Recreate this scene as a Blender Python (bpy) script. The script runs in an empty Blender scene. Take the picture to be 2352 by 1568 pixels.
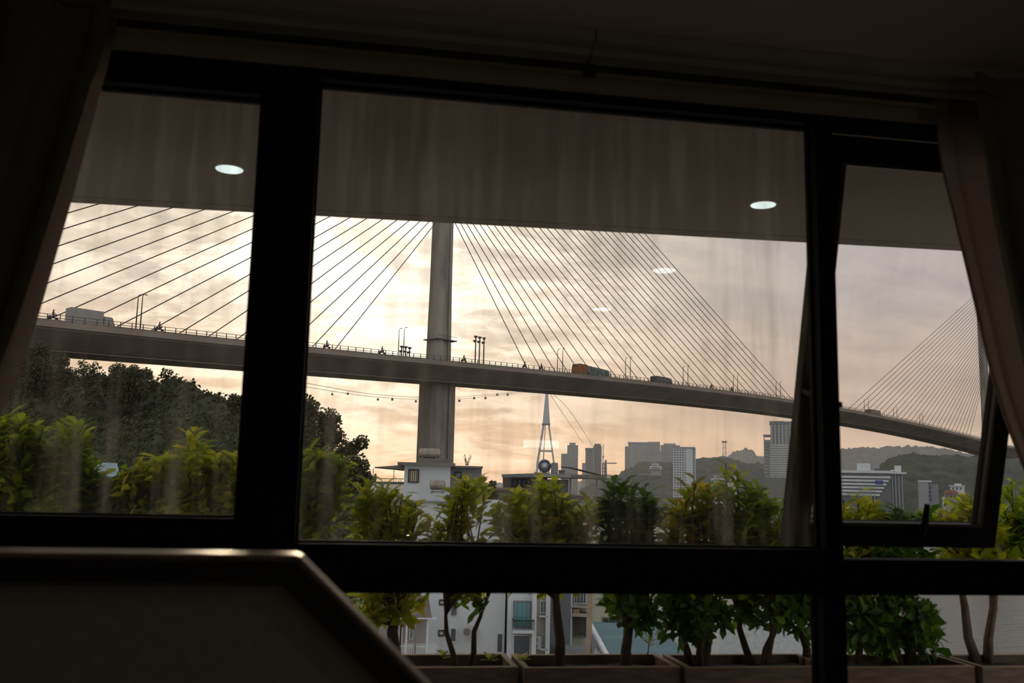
import bpy, math, random
from mathutils import Vector, Matrix, noise
random.seed(7)
PI = math.pi
sc = bpy.context.scene
COL = sc.collection
# ------------------------------------------------------------------ camera (35 mm lens, pitched up, slight roll)
W, H, F = 2352.0, 1568.0, 2203.0
CX, CY = W / 2, H / 2
_Z = Vector((1505 - CX, 13790 + CY, -F)).normalized()
_X = Vector((14441 - CX, -(1416 - CY), -F)); _X = (_X - _Z * _X.dot(_Z)).normalized()
_Y = _Z.cross(_X)
R = Matrix((_X, _Y, _Z))                      # camera -> world
EYE = Vector((0, 0, 1.5))
cd = bpy.data.cameras.new('camera'); cam = bpy.data.objects.new('camera', cd); COL.objects.link(cam)
cam.matrix_world = Matrix.Translation(EYE) @ R.to_4x4()
cd.sensor_width = 36; cd.lens = 36 * F / W; cd.clip_start = .05; cd.clip_end = 20000
cd.dof.use_dof = True; cd.dof.focus_distance = 150; cd.dof.aperture_fstop = 5.0
sc.camera = cam
FWD = R @ Vector((0, 0, -1)); FH = Vector((FWD.x, FWD.y, 0)).normalized(); RH = Vector((FH.y, -FH.x, 0))
def ray(px, py): return R @ Vector(((px - CX) / F, -(py - CY) / F, -1))
def onY(px, py, y):
    d = ray(px, py); return EYE + d * (y / d.y)
def onZ(px, py, z):
    d = ray(px, py); return EYE + d * ((z - EYE.z) / d.z)
def onX(px, py, x):
    d = ray(px, py); return EYE + d * (x / d.x)
def PD(px, py, dep):
    d = ray(px, py); return EYE + d * (dep / d.dot(FH))
def lat(px, py, dep): return (PD(px, py, dep) - EYE).dot(RH)
def zz(px, py, dep): return PD(px, py, dep).z
def rnd(a, b): return random.uniform(a, b)

# ------------------------------------------------------------------ materials
MATS = {}
def newmat(name):
    m = bpy.data.materials.new(name); m.use_nodes = True; nt = m.node_tree; nt.nodes.clear()
    o = nt.nodes.new('ShaderNodeOutputMaterial'); MATS[name] = m
    return m, nt, o
def M(name, c, rough=.75, var=.12, scale=4.0, bump=0.0, metal=0.0, c2=None, stretch=None, spec=.2, coord='Object'):
    if name in MATS: return MATS[name]
    m, nt, o = newmat(name); L = nt.links.new
    p = nt.nodes.new('ShaderNodeBsdfPrincipled'); p.inputs['Roughness'].default_value = rough; p.inputs['Metallic'].default_value = metal
    p.inputs['Specular IOR Level'].default_value = spec
    tc = nt.nodes.new('ShaderNodeTexCoord'); mp = nt.nodes.new('ShaderNodeMapping'); L(tc.outputs[coord], mp.inputs[0])
    if stretch: mp.inputs['Scale'].default_value = stretch
    n = nt.nodes.new('ShaderNodeTexNoise'); n.inputs['Scale'].default_value = scale; n.inputs['Detail'].default_value = 5
    L(mp.outputs[0], n.inputs['Vector'])
    r = nt.nodes.new('ShaderNodeValToRGB'); r.color_ramp.elements[0].position = .3; r.color_ramp.elements[1].position = .7
    a = [max(0, x * (1 - var)) for x in c]; b = [min(1, x * (1 + var)) for x in (c2 or c)]
    r.color_ramp.elements[0].color = (*a, 1); r.color_ramp.elements[1].color = (*b, 1)
    L(n.outputs['Fac'], r.inputs[0]); L(r.outputs[0], p.inputs['Base Color'])
    if bump:
        bp = nt.nodes.new('ShaderNodeBump'); bp.inputs['Strength'].default_value = bump; bp.inputs['Distance'].default_value = .02
        L(n.outputs['Fac'], bp.inputs['Height']); L(bp.outputs[0], p.inputs['Normal'])
    L(p.outputs[0], o.inputs[0]); return m
def emis(name, c, s):
    m, nt, o = newmat(name); e = nt.nodes.new('ShaderNodeEmission')
    e.inputs[0].default_value = (*c, 1); e.inputs[1].default_value = s; nt.links.new(e.outputs[0], o.inputs[0]); return m
def leafmat(name, cols, trans=.68):
    m, nt, o = newmat(name); L = nt.links.new
    g = nt.nodes.new('ShaderNodeNewGeometry'); r = nt.nodes.new('ShaderNodeValToRGB'); cr = r.color_ramp
    while len(cr.elements) < len(cols): cr.elements.new(.5)
    for i, c in enumerate(cols): cr.elements[i].position = i / (len(cols) - 1); cr.elements[i].color = (*c, 1)
    L(g.outputs['Random Per Island'], r.inputs[0])
    p = nt.nodes.new('ShaderNodeBsdfPrincipled'); p.inputs['Roughness'].default_value = .45; p.inputs['Specular IOR Level'].default_value = .35
    t = nt.nodes.new('ShaderNodeBsdfTranslucent'); mx = nt.nodes.new('ShaderNodeMixShader'); mx.inputs[0].default_value = trans
    L(r.outputs[0], p.inputs['Base Color']); L(r.outputs[0], t.inputs[0]); L(p.outputs[0], mx.inputs[1]); L(t.outputs[0], mx.inputs[2])
    L(mx.outputs[0], o.inputs[0]); return m
def clothmat(name, c, trans):
    m, nt, o = newmat(name); L = nt.links.new
    tc = nt.nodes.new('ShaderNodeTexCoord'); n = nt.nodes.new('ShaderNodeTexNoise'); n.inputs['Scale'].default_value = 60
    L(tc.outputs['Object'], n.inputs['Vector'])
    r = nt.nodes.new('ShaderNodeValToRGB'); r.color_ramp.elements[0].color = (*[x * .85 for x in c], 1); r.color_ramp.elements[1].color = (*[x * 1.15 for x in c], 1)
    L(n.outputs['Fac'], r.inputs[0])
    d = nt.nodes.new('ShaderNodeBsdfDiffuse'); t = nt.nodes.new('ShaderNodeBsdfTranslucent'); mx = nt.nodes.new('ShaderNodeMixShader'); mx.inputs[0].default_value = trans
    L(r.outputs[0], d.inputs[0]); L(r.outputs[0], t.inputs[0]); L(d.outputs[0], mx.inputs[1]); L(t.outputs[0], mx.inputs[2]); L(mx.outputs[0], o.inputs[0]); return m
def glassmat(name, dirt):
    # thin dusty window glass: clear + fresnel reflection + a film of dried rain streaks that scatters light
    m, nt, o = newmat(name); L = nt.links.new
    tr = nt.nodes.new('ShaderNodeBsdfTransparent'); tr.inputs[0].default_value = (.96, .96, .95, 1)
    gl = nt.nodes.new('ShaderNodeBsdfGlossy'); gl.inputs['Roughness'].default_value = .0
    lw = nt.nodes.new('ShaderNodeFresnel'); lw.inputs[0].default_value = 1.33
    mx = nt.nodes.new('ShaderNodeMixShader'); L(lw.outputs[0], mx.inputs[0]); L(tr.outputs[0], mx.inputs[1]); L(gl.outputs[0], mx.inputs[2])
    tc = nt.nodes.new('ShaderNodeTexCoord'); mp = nt.nodes.new('ShaderNodeMapping'); mp.inputs['Scale'].default_value = (1, 1, .07)
    L(tc.outputs['Object'], mp.inputs[0])
    n = nt.nodes.new('ShaderNodeTexNoise'); n.inputs['Scale'].default_value = 22; n.inputs['Detail'].default_value = 4; n.inputs['Roughness'].default_value = .6
    L(mp.outputs[0], n.inputs['Vector'])
    r = nt.nodes.new('ShaderNodeMapRange'); r.inputs[1].default_value = .46; r.inputs[2].default_value = .74; r.inputs[3].default_value = dirt * .10; r.inputs[4].default_value = dirt
    L(n.outputs['Fac'], r.inputs[0])
    n2 = nt.nodes.new('ShaderNodeTexNoise'); n2.inputs['Scale'].default_value = 2.6; n2.inputs['Detail'].default_value = 3
    L(tc.outputs['Object'], n2.inputs['Vector'])
    r2 = nt.nodes.new('ShaderNodeMapRange'); r2.inputs[1].default_value = .3; r2.inputs[2].default_value = .68; r2.inputs[3].default_value = .25; r2.inputs[4].default_value = 1.0
    L(n2.outputs['Fac'], r2.inputs[0])
    mu = nt.nodes.new('ShaderNodeMath'); mu.operation = 'MULTIPLY'; L(r.outputs[0], mu.inputs[0]); L(r2.outputs[0], mu.inputs[1])
    t = nt.nodes.new('ShaderNodeBsdfTranslucent'); t.inputs[0].default_value = (.75, .70, .60, 1)
    m2 = nt.nodes.new('ShaderNodeMixShader'); L(mu.outputs[0], m2.inputs[0]); L(mx.outputs[0], m2.inputs[1]); L(t.outputs[0], m2.inputs[2])
    L(m2.outputs[0], o.inputs[0]); return m
def facademat(name, wall, glass, cols, rows, fw=.3, fh=.35, rough=.5):
    # window grid laid out in the mesh's own Object coordinates: cols / rows = bay width and storey height in metres
    m, nt, o = newmat(name); L = nt.links.new
    tc = nt.nodes.new('ShaderNodeTexCoord'); sp = nt.nodes.new('ShaderNodeSeparateXYZ'); L(tc.outputs['Object'], sp.inputs[0])
    def mth(op, a, b=None):
        q = nt.nodes.new('ShaderNodeMath'); q.operation = op
        for i, v in enumerate((a, b)):
            if v is None: continue
            if isinstance(v, (int, float)): q.inputs[i].default_value = v
            else: L(v, q.inputs[i])
        return q.outputs[0]
    sx = mth('ADD', sp.outputs[0], mth('MULTIPLY', sp.outputs[1], 1.0))
    u = mth('FRACT', mth('DIVIDE', sx, cols)); v = mth('FRACT', mth('DIVIDE', sp.outputs[2], rows))
    a = mth('MULTIPLY', mth('GREATER_THAN', u, fw), mth('GREATER_THAN', v, fh))
    n = nt.nodes.new('ShaderNodeTexNoise'); n.inputs['Scale'].default_value = .15; L(tc.outputs['Object'], n.inputs['Vector'])
    mx = nt.nodes.new('ShaderNodeMix'); mx.data_type = 'RGBA'; L(a, mx.inputs[0]); mx.inputs[6].default_value = (*wall, 1); mx.inputs[7].default_value = (*glass, 1)
    hv = nt.nodes.new('ShaderNodeHueSaturation'); L(mx.outputs[2], hv.inputs['Color']); L(mth('ADD', mth('MULTIPLY', n.outputs['Fac'], .5), .75), hv.inputs['Value'])
    p = nt.nodes.new('ShaderNodeBsdfPrincipled'); p.inputs['Roughness'].default_value = rough; L(hv.outputs[0], p.inputs['Base Color'])
    L(p.outputs[0], o.inputs[0]); return m

# ------------------------------------------------------------------ mesh builder
class MB:
    def __init__(s): s.v = []; s.f = []
    def quadbox(s, P):                        # 8 points: bottom 4 (ccw), top 4
        k = len(s.v); s.v += [tuple(p) for p in P]
        for q in ((3, 2, 1, 0), (4, 5, 6, 7), (0, 1, 5, 4), (1, 2, 6, 5), (2, 3, 7, 6), (3, 0, 4, 7)): s.f.append(tuple(k + i for i in q))
        return s
    def box(s, x0, x1, y0, y1, z0, z1):
        x0, x1 = min(x0, x1), max(x0, x1); y0, y1 = min(y0, y1), max(y0, y1); z0, z1 = min(z0, z1), max(z0, z1)
        return s.quadbox([(x0, y0, z0), (x1, y0, z0), (x1, y1, z0), (x0, y1, z0), (x0, y0, z1), (x1, y0, z1), (x1, y1, z1), (x0, y1, z1)])
    def tube(s, pts, rad, n=6, cap=True):
        pts = [Vector(p) for p in pts]
        if not isinstance(rad, (list, tuple)): rad = [rad] * len(pts)
        k = len(s.v)
        for i, p in enumerate(pts):
            d = (pts[min(i + 1, len(pts) - 1)] - pts[max(i - 1, 0)]).normalized()
            a = d.orthogonal().normalized() if i == 0 else (a - d * a.dot(d)).normalized()
            b = d.cross(a)
            for j in range(n):
                t = 2 * PI * j / n; s.v.append(tuple(p + (a * math.cos(t) + b * math.sin(t)) * rad[i]))
        for i in range(len(pts) - 1):
            for j in range(n):
                j2 = (j + 1) % n; s.f.append((k + i * n + j, k + i * n + j2, k + (i + 1) * n + j2, k + (i + 1) * n + j))
        if cap:
            s.f.append(tuple(k + j for j in range(n - 1, -1, -1))); s.f.append(tuple(k + (len(pts) - 1) * n + j for j in range(n)))
        return s
    def lathe(s, prof, c=(0, 0, 0), axis='z', n=24):
        k = len(s.v); c = Vector(c)
        for r, h in prof:
            for j in range(n):
                t = 2 * PI * j / n; a, b = r * math.cos(t), r * math.sin(t)
                q = (a, b, h) if axis == 'z' else ((h, a, b) if axis == 'x' else (b, h, a))
                s.v.append(tuple(c + Vector(q)))
        for i in range(len(prof) - 1):
            for j in range(n):
                j2 = (j + 1) % n; s.f.append((k + i * n + j, k + i * n + j2, k + (i + 1) * n + j2, k + (i + 1) * n + j))
        s.f.append(tuple(k + j for j in range(n - 1, -1, -1))); s.f.append(tuple(k + (len(prof) - 1) * n + j for j in range(n)))
        return s
    def prism(s, poly, vec):                  # extrude a polygon (3-D points) by vec
        k = len(s.v); n = len(poly); vec = Vector(vec)
        s.v += [tuple(p) for p in poly] + [tuple(Vector(p) + vec) for p in poly]
        s.f.append(tuple(k + i for i in range(n))); s.f.append(tuple(k + n + i for i in range(n - 1, -1, -1)))
        for i in range(n): s.f.append((k + i, k + (i + 1) % n, k + n + (i + 1) % n, k + n + i))
        return s
    def loft(s, rings, close=True, cap=True):
        k = len(s.v); n = len(rings[0])
        for r in rings: s.v += [tuple(p) for p in r]
        for i in range(len(rings) - 1):
            for j in range(n if close else n - 1):
                j2 = (j + 1) % n; s.f.append((k + i * n + j, k + i * n + j2, k + (i + 1) * n + j2, k + (i + 1) * n + j))
        if cap and close:
            s.f.append(tuple(k + j for j in range(n - 1, -1, -1))); s.f.append(tuple(k + (len(rings) - 1) * n + j for j in range(n)))
        return s
    def leaf(s, p, d, up, ln, w):             # folded obovate leaf blade
        d = d.normalized(); x = d.cross(up)
        x = x.normalized() if x.length > 1e-4 else d.orthogonal().normalized()
        u = x.cross(d); k = len(s.v); dr = -u * ln * .12
        P = [p, p + d * ln * .35 + x * w * .36 + u * w * .12, p + d * ln * .7 + x * w * .5 + u * w * .12 + dr * .4, p + d * ln + dr,
             p + d * ln * .7 - x * w * .5 + u * w * .12 + dr * .4, p + d * ln * .35 - x * w * .36 + u * w * .12, p + d * ln * .35, p + d * ln * .7 + dr * .4]
        s.v += [tuple(q) for q in P]
        s.f += [(k, k + 1, k + 6), (k + 1, k + 2, k + 7, k + 6), (k + 2, k + 3, k + 7), (k, k + 6, k + 5), (k + 6, k + 7, k + 4, k + 5), (k + 7, k + 3, k + 4)]
    def clump(s, p, r):                       # a spray of foliage far away: one bent quad
        a = Vector((rnd(-1, 1), rnd(-1, 1), rnd(-1, 1))).normalized(); b = a.orthogonal().normalized(); c = a.cross(b); k = len(s.v)
        for q in (p - b * r, p + c * r * .6 + a * r * .3, p + b * r, p - c * r * .6 + a * r * .3): s.v.append(tuple(q))
        s.f.append((k, k + 1, k + 2, k + 3))
    def mesh(s, name, mat, smooth=False):
        me = bpy.data.meshes.new(name); me.from_pydata(s.v, [], s.f); me.update()
        if mat: me.materials.append(mat)
        if smooth: me.polygons.foreach_set('use_smooth', [True] * len(me.polygons))
        return me
    def build(s, name, mat, parent=None, smooth=False, bevel=0):
        o = bpy.data.objects.new(name, s.mesh(name, mat, smooth)); COL.objects.link(o)
        if parent: o.parent = parent
        if bevel:
            b = o.modifiers.new('b', 'BEVEL'); b.width = bevel; b.segments = 2; b.limit_method = 'ANGLE'
        return o
def tag(o, label=None, cat=None, group=None, kind=None):
    for k, v in (('label', label), ('category', cat), ('group', group), ('kind', kind)):
        if v: o[k] = v
    return o
def empty(name, loc=(0, 0, 0), rz=0):
    o = bpy.data.objects.new(name, None); COL.objects.link(o); o.location = loc; o.rotation_euler = (0, 0, rz); o.empty_display_size = .2; return o
def copy_tree(o, parent=None):
    c = o.copy(); COL.objects.link(c)
    if parent: c.parent = parent
    for ch in list(o.children): copy_tree(ch, c)
    return c
def kids(t, *spec):
    for name, mb, mat in spec: mb.build(name, mat, t)

# ------------------------------------------------------------------ world: hazy evening sky with the sun behind cloud
SUN = ray(800, 680).normalized(); WARM = ray(430, 800).normalized()
def make_world():
    w = bpy.data.worlds.new('evening_sky'); sc.world = w; w.use_nodes = True; nt = w.node_tree; nt.nodes.clear(); L = nt.links.new
    N = nt.nodes.new
    def mth(op, a, b=None, c=None, clamp=False):
        q = N('ShaderNodeMath'); q.operation = op; q.use_clamp = clamp
        for i, v in enumerate((a, b, c)):
            if v is None: continue
            if isinstance(v, (int, float)): q.inputs[i].default_value = v
            else: L(v, q.inputs[i])
        return q.outputs[0]
    def dot(v):
        q = N('ShaderNodeVectorMath'); q.operation = 'DOT_PRODUCT'; L(d, q.inputs[0]); q.inputs[1].default_value = v; return q.outputs['Value']
    def sm(x, a, b, lo=0., hi=1.):
        q = N('ShaderNodeMapRange'); q.interpolation_type = 'SMOOTHSTEP'; L(x, q.inputs[0]); q.inputs[1].default_value = a; q.inputs[2].default_value = b
        q.inputs[3].default_value = lo; q.inputs[4].default_value = hi; return q.outputs[0]
    def ramp(x, stops):
        r = N('ShaderNodeValToRGB'); cr = r.color_ramp
        while len(cr.elements) < len(stops): cr.elements.new(.5)
        for e, (p, c) in zip(cr.elements, stops): e.position = p; e.color = (*c, 1)
        L(x, r.inputs[0]); return r.outputs[0]
    def mix(f, a, b, mode='MIX'):
        q = N('ShaderNodeMix'); q.data_type = 'RGBA'; q.blend_type = mode
        for i, v in ((0, f), (6, a), (7, b)):
            if isinstance(v, (int, float)): q.inputs[i].default_value = v
            elif isinstance(v, tuple): q.inputs[i].default_value = (*v, 1)
            else: L(v, q.inputs[i])
        return q.outputs[2]
    tc = N('ShaderNodeTexCoord'); nv = N('ShaderNodeVectorMath'); nv.operation = 'NORMALIZE'; L(tc.outputs['Generated'], nv.inputs[0]); d = nv.outputs[0]
    sp = N('ShaderNodeSeparateXYZ'); L(d, sp.inputs[0]); e = mth('MAXIMUM', sp.outputs[2], 0.0)
    warm = ramp(e, [(0, (1.0, .53, .23)), (.05, (1.0, .60, .31)), (.11, (.88, .64, .42)), (.18, (.67, .55, .43)), (.28, (.64, .55, .45)), (.6, (.56, .57, .58)), (1, (.42, .46, .50))])
    cool = ramp(e, [(0, (.68, .43, .27)), (.05, (.68, .45, .30)), (.11, (.53, .40, .32)), (.19, (.41, .355, .335)), (.28, (.37, .34, .345)), (.6, (.42, .45, .50)), (1, (.42, .46, .50))])
    sky = mix(sm(dot(WARM), .76, 1.0), cool, warm)
    # cloud layer, projected on a plane overhead
    den = mth('ADD', e, .30); dx = mth('DIVIDE', sp.outputs[0], den); dy = mth('DIVIDE', sp.outputs[1], den)
    cb = N('ShaderNodeCombineXYZ'); L(dx, cb.inputs[0]); L(mth('MULTIPLY', dy, 1.6), cb.inputs[1])
    def nz(scale, detail, seed, rough=.6, dist=0.):
        n = N('ShaderNodeTexNoise'); n.inputs['Scale'].default_value = scale; n.inputs['Detail'].default_value = detail; n.inputs['Roughness'].default_value = rough
        n.inputs['Distortion'].default_value = dist
        a = N('ShaderNodeVectorMath'); L(cb.outputs[0], a.inputs[0]); a.inputs[1].default_value = (seed, seed * .7, seed * 1.3); L(a.outputs[0], n.inputs['Vector']); return n.outputs['Fac']
    n1 = nz(4.5, 9, 3.1, .62, .3); n2 = nz(3.6, 8, 11.7, .62, .5); n3 = nz(11.0, 8, 5.3, .6, .2)
    sd = dot(SUN)
    sky = mix(1.0, sky, mix(sm(n1, .34, .66), (.90, .89, .89), (1.10, 1.08, 1.05)), 'MULTIPLY')
    near = sm(sd, .925, .997); core = sm(sd, .984, .9995)
    lit = mth('MULTIPLY', near, sm(n2, .42, .60)); lit2 = mth('MULTIPLY', near, sm(n3, .48, .66))
    amt = mth('ADD', mth('MULTIPLY', lit, .55), mth('ADD', mth('MULTIPLY', lit2, .22), mth('MULTIPLY', core, .42)))
    sky = mix(1.0, sky, mix(mth('MINIMUM', amt, 1.0), (0., 0., 0.), (.95, .86, .70)), 'ADD')
    # the clear bluish dome behind the camera lights the fronts of the houses
    back = sm(sp.outputs[1], .25, -.6); sky = mix(back, sky, (.56, .59, .62))
    bg = N('ShaderNodeBackground'); L(sky, bg.inputs[0]); bg.inputs[1].default_value = 1.0
    o = N('ShaderNodeOutputWorld'); L(bg.outputs[0], o.inputs[0])
make_world()
sl = bpy.data.lights.new('sun', 'SUN'); sl.energy = 5.5; sl.angle = math.radians(14); sl.color = (1, .78, .5)
so = bpy.data.objects.new('sun', sl); COL.objects.link(so); so.rotation_euler = SUN.to_track_quat('Z', 'Y').to_euler()

# ------------------------------------------------------------------ ROOM SHELL
black = M('black_powder_coat', (.005, .005, .005), .6, .1, 30, spec=.12)
paint = M('taupe_paint', (.60, .55, .50), .9, .06, 3)
ceilm = M('ceiling_paint', (.80, .73, .67), .9, .05, 2)
corn = M('cornice_paint', (.62, .60, .52), .85, .06, 3)
wood = M('floor_boards', (.32, .22, .15), .5, .3, 3, stretch=(8, .6, 1))
conc = M('soffit_render', (.30, .225, .165), .9, .07, 1.5)
D = 2.5
def struct(name, mb, mat, label, cat, parent=None, smooth=False, bevel=0):
    o = mb.build(name, mat, parent, smooth, bevel); tag(o, label, cat, kind='structure'); return o
X0, X1, YB, ZC = -2.6, 3.2, -3.2, 2.69
WX0, WX1, WZ0, WZ1 = -1.25, 2.16, .42, 2.568
FD = .075
struct('floor', MB().box(X0, X1, YB, D + .1, -.15, 0), wood, 'dark boarded floor of the unlit room', 'floor')
struct('ceiling', MB().box(X0, X1, YB, D + .1, ZC, ZC + .2), ceilm, 'dim plain ceiling above the curtained window', 'ceiling')
struct('wall_left', MB().box(X0 - .15, X0, YB, D + .1, 0, ZC), paint, 'dark side wall left of the window', 'wall')
struct('wall_right', MB().box(X1, X1 + .15, YB, D + .1, 0, ZC), paint, 'dark side wall right of the window', 'wall')
struct('wall_back', MB().box(X0, X1, YB - .15, YB, 0, ZC), paint, 'dark wall behind the viewer', 'wall')
wf = MB(); y0, y1 = D - FD, D + .02
wf.box(X0, WX0, y0, y1, 0, ZC).box(WX1, X1, y0, y1, 0, ZC).box(WX0, WX1, y0, y1, 0, WZ0).box(WX0, WX1, y0, y1, WZ1, ZC)
struct('wall_front', wf, paint, 'dark wall around the big window', 'wall')
# cornice over the window in three stepped bands, with a seam
cp = [(2.425, 2.616), (2.385, 2.614), (2.38, 2.633), (2.345, 2.639), (2.34, 2.657), (2.30, 2.663), (2.295, ZC), (2.425, ZC)]
for i, (xa, xb) in enumerate(((X0, .588), (.592, X1))):
    struct('trim_%d' % (i + 1), MB().prism([(xa, y, z) for y, z in cp], (xb - xa, 0, 0)), corn,
           ('stepped cornice under the ceiling, left length up to the seam', 'stepped cornice under the ceiling, right length from the seam')[i], 'cornice')

# ------------------------------------------------------------------ WINDOWS
gl_main = glassmat('dusty_glass', .23); gl_side = glassmat('dustier_glass', .27); gl_clean = glassmat('awning_glass', .05); gl_low = glassmat('lower_glass', .02)
def winroot(n, loc, label):
    t = empty('window_%d' % n, loc); tag(t, label, 'window', kind='structure'); return t
def frame(mb, x0, x1, z0, z1, l, r, b, t, ya, yb):
    if l: mb.box(x0, x0 + l, ya, yb, z0, z1)
    if r: mb.box(x1 - r, x1, ya, yb, z0, z1)
    if b: mb.box(x0 + l, x1 - r, ya, yb, z0, z0 + b)
    if t: mb.box(x0 + l, x1 - r, ya, yb, z1 - t, z1)
    return mb
YA, YG = D, D + .045
def window(n, fr, pane, glass, label, depth=.075):
    x0, x1, z0, z1 = fr; p0, p1, q0, q1 = pane; o = Vector((x0, D, z0)); t = winroot(n, o, label)
    frame(MB(), 0, x1 - x0, 0, z1 - z0, p0 - x0, x1 - p1, q0 - z0, z1 - q1, -depth, 0).build('frame', black, t, bevel=.004)
    # glazing bead round the pane
    frame(MB(), p0 - x0 - .004, p1 - x0 + .004, q0 - z0 - .004, q1 - z0 + .004, .010, .010, .010, .010, -.030, -.013).build('glazing_bead', black, t)
    MB().box(p0 - x0, p1 - x0, -.012, -.007, q0 - z0, q1 - z0).build('glass_pane', glass, t)
    return t
ZB, ZT = 1.30, WZ1
window(1, (WX0, -.1905, 1.2376, ZT), (-1.17, -.262, 1.409, 2.484), gl_side, 'black framed left window beside the left curtain')
window(2, (-.1905, 1.295, 1.2376, ZT), (-.116, 1.268, 1.352, 2.542), gl_main, 'large fixed middle window with black frame')
window(4, (-.1905, 1.295, WZ0, 1.2376), (-.116, 1.254, .50, 1.2372), gl_low, 'low window pane under the middle window', )
window(5, (1.295, WX1, WZ0, 1.2376), (1.318, 2.09, .50, 1.2372), gl_low, 'low window pane under the open right window')
window(6, (WX0, -.1905, WZ0, 1.2376), (-1.17, -.257, .50, 1.2372), gl_low, 'low window pane at the left behind the dark panel')
# right opening with the awning sash pushed out
t = winroot(3, (1.295, D, 1.2376), 'right window with its awning sash pushed open')
frame(MB(), 0, WX1 - 1.295, 0, ZT - 1.2376, .023, .05, .0904, .024, -FD, 0).build('frame', black, t, bevel=.004)
sx0, sx1 = 1.350, 2.068; hz_, hy_ = 2.556, D + .036; L_ = 1.256; tilt = math.atan2(.31, 1.16)
sash = bpy.data.objects.new('sash', None); COL.objects.link(sash); sash.parent = t
sash.location = (sx0 - 1.295, hy_ - D, hz_ - 1.2376); sash.rotation_euler = (tilt, 0, 0)
wS = sx1 - sx0
so_ = frame(MB(), 0, wS, -L_, 0, .066, .066, .075, .082, -.02, .028).build('sash_frame', black, sash, bevel=.004)
frame(MB(), .06, wS - .06, -L_ + .07, -.078, .010, .010, .010, .010, -.026, -.012).build('glazing_bead', M('grey_bead', (.09, .085, .08), .35, .1, 20), sash)  # bead in a lighter grey than the black frame
MB().box(.064, wS - .064, .002, .007, -L_ + .072, -.08).build('glass_pane', gl_clean, sash)
h = MB().box(.425, .447, -.05, -.02, -L_ + .02, -L_ + .07).tube([(.436, -.045, -L_ + .045), (.436, -.055, -L_ + .09), (.441, -.05, -L_ + .15)], [.011, .012, .008], 8)
h.build('handle', black, sash)
MB().quadbox([(.05, -.02, .50), (.06, -.02, .50), (.06, .20, .56), (.05, .20, .56), (.05, -.02, .515), (.06, -.02, .515), (.06, .20, .575), (.05, .20, .575)]).build('stay_arm', black, t)
# curtain rail along the cornice
rail = empty('curtain_rail', (0, 2.355, 2.603)); tag(rail, 'slim dark curtain rail running under the cornice above the window', 'curtain rail')
MB().box(-2.5, 3.1, -.012, .012, 0, .010).build('track', M('rail_paint', (.05, .045, .04), .5), rail)
MB().box(.575, .605, -.016, .016, -.014, .010).build('joint_clip', M('rail_paint', (.05, .045, .04)), rail)

# ------------------------------------------------------------------ CURTAINS
cloth = clothmat('taupe_curtain', (.46, .37, .30), .34); heavy = clothmat('dark_olive_curtain', (.27, .27, .22), .05)
def curtain(label, inner, outer, yc, amp, npl, cloth):
    ztop, zbot = (2.606 if yc > 2.3 else 2.63), .05
    pin = [onY(px, py, yc) for px, py in inner]; pin = [(p.z, p.x) for p in pin]
    pin.insert(0, (ztop + .01, pin[0][1]))
    pin.append((zbot, pin[-1][1] + (pin[-1][1] - pin[-2][1]) * .5))
    def xin(z):
        for (za, xa), (zb, xb) in zip(pin, pin[1:]):
            if zb <= z <= za:
                k = (za - z) / max(1e-6, za - zb); return xa + (xb - xa) * k
        return pin[-1][1]
    o = empty('curtain', (outer, yc, zbot)); tag(o, label, 'curtain')
    nu, nv = npl * 14, 40; mb = MB(); tk = .004
    for v in range(nv + 1):
        z = ztop + (zbot - ztop) * v / nv; xi = xin(z)
        for u in range(nu + 1):
            f = u / nu; ph = 2 * PI * npl * f
            fo = f + .012 * math.sin(3 * f * 7 + z * 1.3)
            x = xi + (outer - xi) * fo + .012 * math.sin(ph * 2 + z)
            y = yc + amp * (1 - math.cos(ph)) * (.7 + .3 * math.sin(u * .21 + 1)) * (.5 + .5 * min(1, (ztop - z) * 2.5)) - amp
            mb.v.append((x - outer, y - yc, z - zbot))
    for v in range(nv):
        for u in range(nu):
            a = v * (nu + 1) + u; mb.f.append((a, a + 1, a + nu + 2, a + nu + 1))
    mb.build('fabric', cloth, o, True)
    # gathered heading tape
    hb = MB()
    for u in range(0, nu, 7):
        a, b = mb.v[u], mb.v[min(nu, u + 7)]
        hb.quadbox([(a[0], a[1] - .008, ztop - zbot - .045), (b[0], b[1] - .008, ztop - zbot - .045), (b[0], b[1] + .006, ztop - zbot - .045), (a[0], a[1] + .006, ztop - zbot - .045),
                    (a[0], a[1] - .008, ztop - zbot + .004), (b[0], b[1] - .008, ztop - zbot + .004), (b[0], b[1] + .006, ztop - zbot + .004), (a[0], a[1] + .006, ztop - zbot + .004)])
    hb.build('heading_tape', cloth, o)
    return o
LI = [(262, 75), (240, 180), (226, 225), (200, 330), (165, 465), (122, 620), (90, 735), (40, 880), (2, 965), (-60, 1100), (-130, 1260)]
RI = [(2140, 262), (2143, 330), (2150, 390), (2172, 480), (2196, 580), (2232, 740), (2256, 850), (2284, 950), (2318, 1040), (2352, 1125), (2405, 1260)]
curtain('thin taupe curtain, only its edge showing beside the heavy left curtain', LI, -1.75, 2.355, .020, 7, cloth)
curtain('heavy dark curtain with deep folds at the left side of the window', [(x - 12 - 4 * k, y) for k, (x, y) in enumerate(LI)], -1.9, 2.25, .040, 8, heavy)
curtain('thin taupe curtain at the right side glowing with evening light', RI, 2.62, 2.355, .020, 7, cloth)
curtain('heavy dark curtain with deep folds at the right edge', [(2222, 255), (2238, 360), (2256, 480), (2284, 620), (2306, 740), (2336, 880), (2366, 1000), (2430, 1250)], 2.75, 2.25, .040, 6, heavy)

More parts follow.
